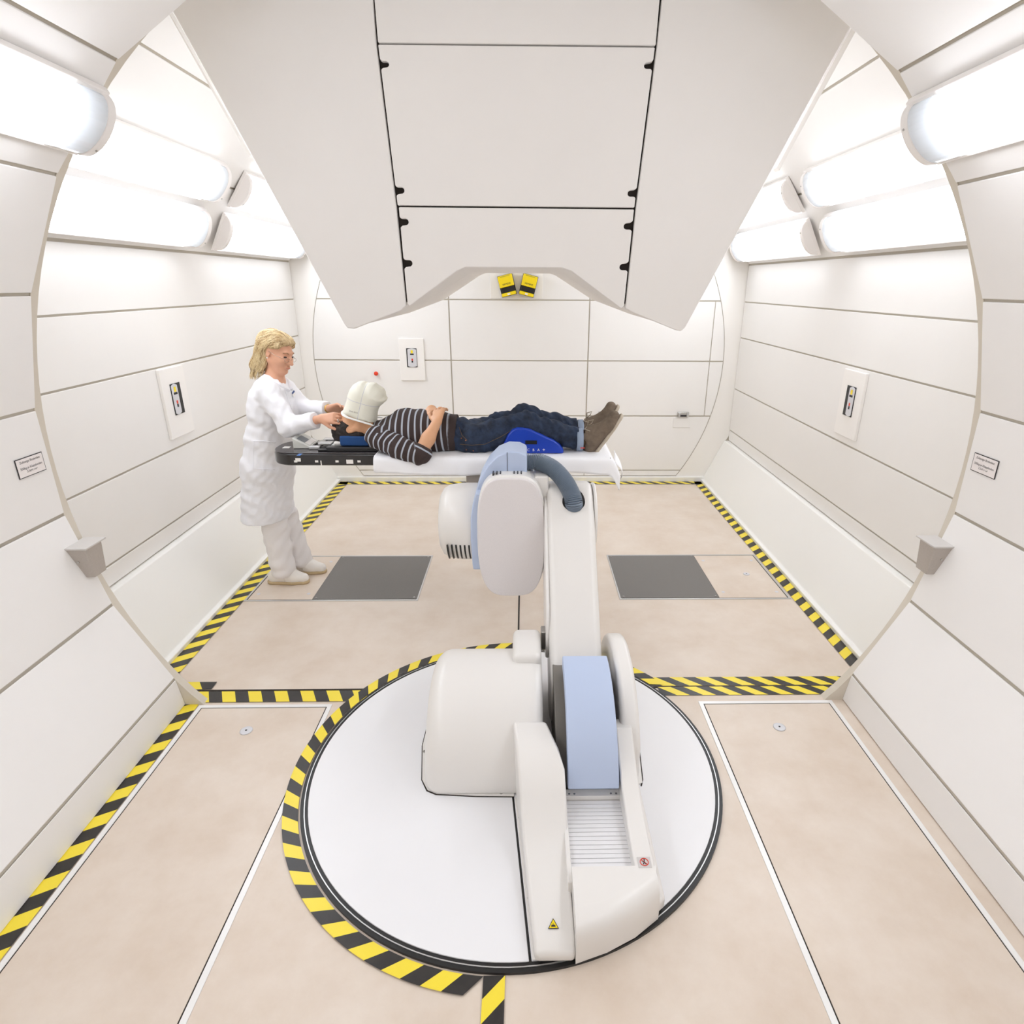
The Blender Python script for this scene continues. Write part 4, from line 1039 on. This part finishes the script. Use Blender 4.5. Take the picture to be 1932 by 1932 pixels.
# coat
FC = Field((-2.02, 3.42, .44), (-1.02, 4.30, 1.46), .0066)
s13 = (1, .76, 1)
hemc = V3(*P(505, 992, YC))
cone_chain(FC, [(chest+V3(.0, 0, .045), .125), (chest+V3(.005, 0, -.03), .135), (waist, .132), (hip+V3(-.003, 0, 0), .150), (hemc, .160)], .05, s13)
FC.cone(nsh+V3(-.005, 0.012, -.015), .062, fsh+V3(0, -.012, -.015), .062, .05)
FC.cone(nk+V3(-.012, 0, -.025), .068, chest, .1, .05, s13)
FC.ell(chest+V3(.075, -.06, .0), (.06, .07, .065), .04); FC.ell(chest+V3(.075, .06, .0), (.06, .07, .065), .04)
cuffn = nel+(nwr-nel)*.83; cufff = fel+(fwr-fel)*.90
FC.cone(nsh, .066, nel, .060, .035); FC.cone(nel, .060, cuffn, .048, .025)
FC.cone(fsh, .064, fel, .055, .035); FC.cone(fel, .055, cufff, .044, .025)
# ends: hem and cuffs
FC.wave(.0022, 14, 16, 24); FC.wave(.0024, 46, 26, 60, 1.); FC.wave(.0016, 95, 60, -75, 2.)
sl_, Xx, Yy, Zz = FC.sub(cuffn-.12, cuffn+.12)
dn = nrm(nwr-nel); FC.F[sl_] = np.where(((Xx-nel[0])*dn[0]+(Yy-nel[1])*dn[1]+(Zz-nel[2])*dn[2]) > .05, np.maximum(FC.F[sl_], ((Xx-cuffn[0])*dn[0]+(Yy-cuffn[1])*dn[1]+(Zz-cuffn[2])*dn[2])), FC.F[sl_])
sl_, Xx, Yy, Zz = FC.sub(cufff-.10, cufff+.10)
dn = nrm(fwr-fel); FC.F[sl_] = np.maximum(FC.F[sl_], ((Xx-cufff[0])*dn[0]+(Yy-cufff[1])*dn[1]+(Zz-cufff[2])*dn[2]))
FC.plane((0, 0, .462), (0, 0, -1))
# V opening at the neck
FC.cone(nk+V3(.075, -.01, .06), .045, nk+V3(.105, -.012, -.055), .014, 0, op='-')
coat = FC.obj('coat', COATM, wo, 2)
for q in (-1, 1):
    p0, p1, p2 = nk+V3(-.06, q*.03, .012), nk+V3(.015, q*.075, .002), nk+V3(.098, q*.018-.01, -.062)
    tube('collar', crom([Vector(p0), Vector(p1), Vector((p1+p2)/2+V3(.012, q*.016, .0)), Vector(p2)], 6), [.014]*4+[.018]*8+[.012]*7, COATM, coat, n=10)
cc = caster(coat)
b_, bn_ = cc(553, 743, .003)
if b_ is not None:
    r_ = Vector((.75, .55, .28)); r_ = (r_-bn_*r_.dot(bn_)).normalized(); u_ = bn_.cross(r_); u_ = u_ if u_.z > 0 else -u_
    bd_ = prism('name_badge', [b_-r_*.022-u_*.016, b_+r_*.022-u_*.016, b_+r_*.022+u_*.016, b_-r_*.022+u_*.016], bn_*.002, PLATE, coat)
    prism('badge_band', [b_-r_*.022+u_*.004+bn_*.002, b_+r_*.022+u_*.004+bn_*.002, b_+r_*.022+u_*.016+bn_*.002, b_-r_*.022+u_*.016+bn_*.002], bn_*.001, BADGE, bd_)
surf_line('front_edge', cc, [(531, 724), (538, 738), (546, 760), (551, 775)], .0026, COATM, coat)
surf_line('pocket_edge', cc, [(478, 833), (498, 832), (520, 835)], .003, COATM, coat)
surf_line('pocket_side', cc, [(478, 833), (478, 884), (518, 886)], .002, COATM, coat)
surf_line('shoulder_seam', cc, [(483, 722), (489, 745), (492, 770), (498, 790)], .002, COATM, coat)
# trousers
FT = Field((-1.86, 3.70, .045), (-1.42, 4.14, .62), .0066)
cone_chain(FT, [(nleg[0], .088), (nleg[1], .086), (V3(-1.66, 3.83, .10), .080)], .02); cone_chain(FT, [(fleg[0], .088), (fleg[1], .084), (V3(-1.595, 3.99, .10), .076)], .02)
FT.wave(.003, 20, 20, 40); FT.wave(.003, 40, 30, -70, 2.); FT.plane((0, 0, .06), (0, 0, -1)); FT.plane((0, 0, .475), (0, 0, 1))
FT.obj('trousers', TROUS, wo, 2)
def clog(nm, x, y, par):
    S = Field((x-.16, y-.08, 0.), (x+.20, y+.08, .13), .005)
    S.cone((x-.075, y, .045), .042, (x+.06, y, .045), .045, .02); S.cone((x+.06, y, .045), .045, (x+.125, y-.006, .038), .036, .02)
    S.cone((x-.06, y, .07), .04, (x+.04, y, .06), .04, .02); S.plane((0, 0, .02), (0, 0, -1))
    o = S.obj(nm, SHOEW, par, 1)
    F2 = Field((x-.16, y-.08, -.01), (x+.20, y+.08, .05), .005)
    F2.cone((x-.078, y, .02), .046, (x+.06, y, .02), .048, .02); F2.cone((x+.06, y, .02), .048, (x+.125, y-.006, .02), .040, .02)
    F2.plane((0, 0, .002), (0, 0, -1)); F2.plane((0, 0, .024), (0, 0, 1)); F2.obj('sole', SHOESOLE, o, 1)
    tube('strap', [(x+.01, y-.044, .03), (x+.012, y-.042, .07), (x+.02, y-.02, .092), (x+.02, y+.02, .092)], .006, SHOEW, o, n=6)
    disc('buckle', (x+.01, y-.049, .062), (0, -1, .2), .005, .003, STEEL, o, n=8)
clog('shoe', -1.655, 3.83, wo); clog('shoe', -1.585, 3.99, wo)
tube('bracelet', [V3(*fwr)+rot(V3(0, .03, 0), nrm(fwr-fel), a) for a in np.linspace(0, 2*math.pi, 16, endpoint=False)], .004, GOLD, wo, n=6, closed=True)
tube('ring', [nwr+V3(.115, -.055, .0)+V3(.0, .010*math.cos(a), .010*math.sin(a)) for a in np.linspace(0, 2*math.pi, 14, endpoint=False)], .002, STEEL, wo, n=6, closed=True)

# ---------------------------------------------------------------- the mask
mkp = V3(*P(680, 786, 3.63)); mf = nrm((.31, 0, 1)); mu = nrm((-1, 0, .31))     # frame centre, face direction, top-of-head direction
ms = np.cross(mf, mu)
mask = thing('immobilisation_mask', tuple(mkp), 'pale yellow head-shaped plastic mask held above the man\'s face', 'mask')
FM = Field((-1.16, 3.45, 1.10), (-.70, 3.82, 1.52), .0046)
ML = lambda a, b, d: mkp+mf*a+ms*b+mu*d
am = (mf, ms, mu)
mpx = [(648, 777), (651, 768), (656, 755), (658, 744), (662, 733), (668, 725), (676, 720), (686, 719.5), (693, 723), (700, 722), (707, 723), (714, 728), (722, 733), (726, 740), (727, 748), (730, 752), (728, 757), (722, 762), (717, 766), (713, 772), (711, 780), (710, 799), (680, 800)]
mxz = np.array([[P(u, v, 3.63).x, P(u, v, 3.63).z] for u, v in mpx])
Xx, Yy, Zz = FM.ax[0][:, None, None], FM.ax[1][None, :, None], FM.ax[2][None, None, :]
gx, gz = FM.ax[0][:, None], FM.ax[2][None, :]
d2 = np.full((FM.n[0], FM.n[2]), 9.); ins = np.zeros((FM.n[0], FM.n[2]), bool)
for (a, b) in zip(mxz, np.roll(mxz, -1, 0)):
    e = b-a; t = np.clip(((gx-a[0])*e[0]+(gz-a[1])*e[1])/(e@e), 0, 1); d2 = np.minimum(d2, np.hypot(gx-a[0]-t*e[0], gz-a[1]-t*e[1]))
    cr = ((a[1] > gz) != (b[1] > gz)) & (gx < (b[0]-a[0])*(gz-a[1])/(b[1]-a[1]+1e-12)+a[0]); ins ^= cr
d2 = np.where(ins, -d2, d2)[:, None, :]
RM, HW = .075, .094
FM.F = (np.sqrt(np.maximum(d2+RM, 0)**2+np.maximum(np.abs(Yy-3.63)-HW+RM, 0)**2)+np.minimum(np.maximum(d2+RM, np.abs(Yy-3.63)-HW+RM), 0)-RM).astype(np.float32)
inner = FM.F.copy()+.008
FM.F = np.maximum(FM.F, -inner)
Xx, Yy, Zz = FM.ax[0][:, None, None], FM.ax[1][None, :, None], FM.ax[2][None, None, :]
FM.F = np.maximum(FM.F, (-((Xx-mkp[0])*mf[0]+(Yy-mkp[1])*mf[1]+(Zz-mkp[2])*mf[2])).astype(np.float32))
def mask_mat():
    m = bpy.data.materials.new('mask_plastic'); m.use_nodes = True; nt = m.node_tree; b = nt.nodes['Principled BSDF']
    b.inputs['Roughness'].default_value = .45
    tc = nt.nodes.new('ShaderNodeTexCoord')
    def band(nv, c, wd):
        d = nt.nodes.new('ShaderNodeVectorMath'); d.operation = 'DOT_PRODUCT'; nt.links.new(tc.outputs['Object'], d.inputs[0]); d.inputs[1].default_value = tuple(nv)
        a = nt.nodes.new('ShaderNodeMath'); a.operation = 'COMPARE'; nt.links.new(d.outputs['Value'], a.inputs[0]); a.inputs[1].default_value = c; a.inputs[2].default_value = wd
        return a.outputs[0]
    l1 = band(mu, float(np.dot(ML(0, 0, -.004), mu)), .0014); l2 = band(mf, float(np.dot(ML(.10, 0, 0), mf)), .0012)
    mx = nt.nodes.new('ShaderNodeMath'); mx.operation = 'MAXIMUM'; nt.links.new(l1, mx.inputs[0]); nt.links.new(l2, mx.inputs[1])
    mc = nt.nodes.new('ShaderNodeMix'); mc.data_type = 'RGBA'; nt.links.new(mx.outputs[0], mc.inputs[0])
    mc.inputs[6].default_value = (*lin((253, 252, 242)), 1); mc.inputs[7].default_value = (*lin((198, 202, 222)), 1)
    nt.links.new(mc.outputs[2], b.inputs['Base Color'])
    tr = nt.nodes.new('ShaderNodeBsdfTranslucent'); tr.inputs[0].default_value = (*lin((255, 254, 244)), 1)
    ms_ = nt.nodes.new('ShaderNodeMixShader'); ms_.inputs[0].default_value = .3
    nt.links.new(b.outputs[0], ms_.inputs[1]); nt.links.new(tr.outputs[0], ms_.inputs[2]); nt.links.new(ms_.outputs[0], nt.nodes['Material Output'].inputs[0])
    return m
msh = FM.obj('shell', mask_mat(), mask, 1); mcast = caster(msh)
# U-shaped frame of the mask
fr = []
for a in np.linspace(-1.15, 1.15, 17): fr.append(ML(-.002, .115*math.sin(a*1.36), .04+.07*math.cos(a*1.36)))
fr = [ML(-.002, -.115, -.108)]+fr+[ML(-.002, .115, -.108)]
inn = [mkp+(p-mkp)*.80 for p in fr]
nfr = len(fr); vs = [Vector(p) for p in fr]+[Vector(p) for p in inn]; vs += [p+Vector(mf)*.006 for p in vs]
fs = []
for i in range(nfr-1):
    fs += [[i, i+1, nfr+i+1, nfr+i], [2*nfr+i, 2*nfr+i+1, 3*nfr+i+1, 3*nfr+i], [i, i+1, 2*nfr+i+1, 2*nfr+i], [nfr+i, nfr+i+1, 3*nfr+i+1, 3*nfr+i]]
fs += [[0, nfr, 3*nfr, 2*nfr], [nfr-1, 2*nfr-1, 4*nfr-1, 3*nfr-1]]
mk('frame', vs, fs, mat('mask_frame', (238, 238, 236), .35), mask, bevel=.0015)
# handwritten marker strip
tx, tn = mcast(667, 777, .004)
if tx is not None: text('lettering', '26.02.2010', .0115, tx, (1, 0, -.3), (.3, 0, 1), mat('pencil', (120, 116, 110), .7), mask)

# ---------------------------------------------------------------- the man
man = thing('person', (-.3, 3.63, TZ+.01), 'man in a striped pullover and jeans lying on the couch', 'person')
MY = 3.63
hm = V3(*P(665, 806, MY)); mfw = nrm((-.20, 0, 1.)); mup = (-1, 0, -.2)
FB = Field((-1.20, 3.28, .99), (.60, 3.90, 1.40), .0052)
LM, axm = head(FB, hm, mfw, mup, .94)
shn, shf = V3(*P(713, 826, 3.475)), V3(*P(716, 816, 3.80))
chm = V3(*P(765, 818, MY)); wam = V3(*P(835, 823, MY)); pel = V3(*P(885, 823, MY))
FB.cone(hm+V3(.06, 0, -.01), .056, (shn+shf)/2+V3(.01, 0, .012), .06, .03)
FB.cone((shn+shf)/2+V3(.03, 0, .0), .08, chm, .1, .04, (1, .72, 1)); FB.cone(chm, .1, pel, .09, .04, (1, .7, 1))
FB.cone(shn, .05, shf, .05, .03)
eln, elf = V3(*P(792, 857, 3.375)), V3(*P(800, 832, 3.88))
wrn, wrf = V3(*P(824, 797, 3.455)), V3(*P(814, 772, 3.68))
cone_chain(FB, [(shn, .05), (eln, .04), ((eln+wrn)/2+V3(0, -.0, 0), .038), (wrn, .026)], .02); cone_chain(FB, [(shf, .05), (elf, .04), (wrf, .026)], .02)
hand(FB, wrn, (.06, .62, .50), (.35, .45, -.8), -1, [(.35, .45, .35), (.35, .5, .4), (.4, .5, .4), (.4, .5, .4)], thumb=(.6, .45, .1), sc=1.05)
hand(FB, wrf, (.24, -.9, .0), (.1, -.1, -1), 1, [(.15, .6, .5), (.15, .6, .5), (.2, .6, .5), (.25, .6, .5)], thumb=(.7, .5, .1), sc=1.05)
hpn, hpf = V3(*P(893, 832, 3.53)), V3(*P(893, 822, 3.72))
knn, knf = V3(*P(990, 801, 3.535)), V3(*P(992, 787, 3.725))
ann, anf = V3(*P(1097, 829, 3.52)), V3(*P(1098, 812, 3.72))
for a, b, c in ((hpn, knn, ann), (hpf, knf, anf)):
    cone_chain(FB, [(a, .07), (b, .05), (c, .033)], .02); FB.cone(c, .033, c+V3(.03, 0, .0), .034, .01)
FB.obj('body', SKINM, man, 2)
# short dark hair
FX = Field((-1.20, 3.46, 1.015), (-.88, 3.80, 1.30), .0045)
FX.ell(LM(-.022, 0, .040), (.100, .080, .092), .0, axm)
FX.ell(LM(-.055, 0, -.030), (.062, .072, .075), .03, axm)
FX.wave(.001, 160, 140, 150); FX.wave(.0012, 320, 260, -300, 1.)
FX.plane(LM(.028, 0, .0), nrm(axm[0]-.9*axm[2])); FX.plane(LM(-.05, 0, -.085), -axm[2])
FX.ell(LM(.0, .08, -.012), (.024, .03, .032), .0, axm, op='-')
FX.obj('hair', HAIRD, man, 1)
# pullover: trunk
ST = 1/.0365
FS = Field((-1.02, 3.30, 1.0), (-.36, 3.98, 1.36), .0056)
sc_ = (1, .74, 1)
up = V3(0, 0, 1)
cone_chain(FS, [(V3(*P(722, 823, MY)), .088), (V3(*P(765, 815, MY)), .128), (V3(*P(800, 816, MY)), .130), (V3(*P(835, 818, MY)), .118), (V3(*P(870, 820, MY)), .113)], .04, sc_)
FS.cone(shn+V3(.02, 0, .0), .066, shf+V3(.02, 0, 0), .066, .04)
FS.cone((shn+shf)/2+V3(-.015, 0, .01), .070, (shn+shf)/2+V3(.04, 0, .01), .08, .02)
xe = float(P(864, 820, MY).x)
FS.wave(.0026, 30, 22, 18); FS.wave(.0022, 70, 30, 40, 1.2)
FS.plane((0, 0, TZ+.0085), (0, 0, -1)); FS.plane((xe, 0, 0), (1, 0, 0))
x0k = float(P(725, 800, MY).x)
# neck hole
FS.cone(hm+V3(.05, 0, .0), .062, (shn+shf)/2+V3(.0, 0, .014), .062, 0, op='-')
xband = float(P(850, 800, MY).x)
pw = FS.obj('pullover', KNIT, man, 2, attr=lambda V: np.where(V[:, 0] > xband, .3, (V[:, 0]-x0k)*ST+.25*np.sin((V[:, 2]-1.1)*9)))
# sleeves
def sleeve(nm, pts, rads, endn, par):
    lo = np.min(pts, 0)-.13; hi = np.max(pts, 0)+.13
    S = Field(lo, hi, .0056)
    cone_chain(S, list(zip(pts, rads)), .02)
    S.wave(.0028, 40, 30, 50); S.wave(.0024, 90, 60, -80, 1.)
    S.plane(pts[-1], endn)
    S.plane((0, 0, TZ-.05), (0, 0, -1))
    P0 = np.array(pts)
    def at(V):
        best = np.full(len(V), 9.); out = np.zeros(len(V)); acc = 0.
        for a, b in zip(P0[:-1], P0[1:]):
            d = b-a; L = np.linalg.norm(d); t = (V-a)@d/L/L; tc_ = np.clip(t, 0, 1); e = np.linalg.norm(V-a-tc_[:, None]*d, axis=1)
            w_ = e < best; out[w_] = acc+(np.clip(t, -.3, 1.)[w_])*L; best[w_] = e[w_]; acc += L
        return out*ST*1.02
    return S.obj(nm, KNIT, par, 2, attr=at)
en = eln+(wrn-eln)*.24; ef = elf+(wrf-elf)*.2
sleeve('sleeve', [shn+V3(-.005, .01, .0), (shn+eln)/2+V3(0, -.012, -.004), eln, en], [.070, .066, .058, .054], nrm(wrn-eln), man)
sleeve('sleeve', [shf+V3(-.005, -.01, 0), (shf+elf)/2+V3(0, .01, 0), elf, ef], [.070, .064, .056, .05], nrm(wrf-elf), man)
# jeans
FJ = Field((-.42, 3.32, 1.0), (.42, 3.96, 1.36), .0056)
FJ.cone(V3(*P(868, 822, MY)), .108, V3(*P(893, 824, MY)), .103, .04, sc_)
for a, b, c in ((hpn, knn, ann), (hpf, knf, anf)):
    cone_chain(FJ, [(a, .094), ((a+b)/2, .082), (b, .071), ((b+c)/2+V3(0, 0, -.004), .067), (c, .063)], .025)
FJ.ell(knn+V3(0, 0, .022), (.07, .05, .05), .03); FJ.ell(knf+V3(0, 0, .022), (.07, .05, .05), .03)
FJ.wave(.0038, 38, 20, 30); FJ.wave(.0034, 75, 40, -60, 1.4); FJ.wave(.0024, 140, 60, 90, .4)
FJ.plane((0, 0, TZ+.0085), (0, 0, -1)); FJ.plane((ann[0]-.012, 0, 0), (1, 0, 0)); FJ.plane((xe-.012, 0, 0), (-1, 0, 0))
jn = FJ.obj('jeans', DENIM, man, 2)
for c in (ann, anf):
    lathe('cuff', c+V3(-.016, 0, 0), (1, 0, 0), [(-.014, .058), (-.012, .0665), (.02, .0675), (.024, .062), (.022, .05)], CUFF, jn, n=28)
jc = caster(jn); thr = mat('seam_thread', (110, 88, 64), .9)
surf_line('side_seam', jc, [(868, 838), (890, 840), (915, 838), (945, 824), (965, 812)], .0016, thr, jn)
surf_line('pocket_seam', jc, [(866, 806), (872, 822), (882, 831)], .0016, thr, jn)
for q in ((871, 827), (879, 831), (893, 850), (880, 848)):
    p_, n_ = jc(*q)
    if p_ is not None: disc('rivet', p_, n_, .0035, .003, mat('copper', (170, 110, 80), .4, metal=.8), jn, n=8)
for c in (ann, anf):
    lathe('sock', c+V3(-.01, 0, 0), (1, 0, .12), [(0, .042), (.03, .040), (.06, .042)], mat('sock_brown', (84, 66, 44), .95), man, n=24)
p_, n_ = ann+V3(.002, -.066, -.035), None
box('selvedge', tuple(p_-V3(.012, .0015, .002)), tuple(p_+V3(.012, .003, .002)), RED, jn)
# shoes: soles face away from the couch head
def trainer(nm, c, lean, par):
    """c ankle, toes point up and slightly outwards along lean"""
    t = nrm(lean); sd = V3(0, 1, 0); b = nrm(np.cross(t, sd)); b = b if b[0] > 0 else -b     # b: towards the sole
    S = Field(c-.20, c+.27, .0054)
    heel = c+b*.055-t*.045; ball = c+b*.072+t*.125; toe = c+b*.058+t*.185
    S.cone(heel, .042, c+b*.045+t*.03, .046, .02); S.cone(c+b*.045+t*.03, .048, ball, .044, .02, (1, .85, 1)); S.cone(ball, .044, toe, .032, .02, (1, .8, 1))
    S.cone(c-b*.012-t*.0, .045, c+b*.04+t*.0, .05, .02); S.cone(c+t*.03, .038, ball, .036, .02)
    S.plane(c+b*.088, b)
    S.cone(c-b*.10, .036, c-b*.0, .036, 0, op='-')
    o = S.obj(nm, SUEDE, par, 2)
    F2 = Field(c-.20, c+.27, .0054)
    F2.cone(heel+b*.03, .045, c+b*.085+t*.05, .046, .02, (1, 1, 1)); F2.cone(c+b*.085+t*.05, .046, ball+b*.02, .046, .02); F2.cone(ball+b*.02, .046, toe+b*.03, .036, .02)
    F2.plane(c+b*.104, b); F2.plane(c+b*.084, -b); F2.obj('sole', SOLE, o, 1)
    for i in range(4):
        m0 = c+t*(.045+.024*i)-b*(.026-.022*i)
        tube('lace', [m0-sd*.026+b*.012, m0-sd*.012-b*.006-t*.004, m0+sd*.012-b*.006+t*.006, m0+sd*.026+b*.012], .0032, LACE, o, n=6)
    m0 = c+t*.05-b*.034
    tube('lace', [m0, m0-sd*.02-b*.018+t*.03, m0-sd*.035+t*.055, m0-sd*.02+t*.03+b*.006, m0], .003, LACE, o, n=6)
    tube('lace', [m0, m0-sd*.03-b*.01-t*.02, m0-sd*.045-t*.01+b*.02], .003, LACE, o, n=6)
    return o
trainer('shoe', V3(*P(1108, 823, 3.52)), (.66, -.05, 1), man)
trainer('shoe', V3(*P(1107, 807, 3.72)), (.60, .05, 1), man)
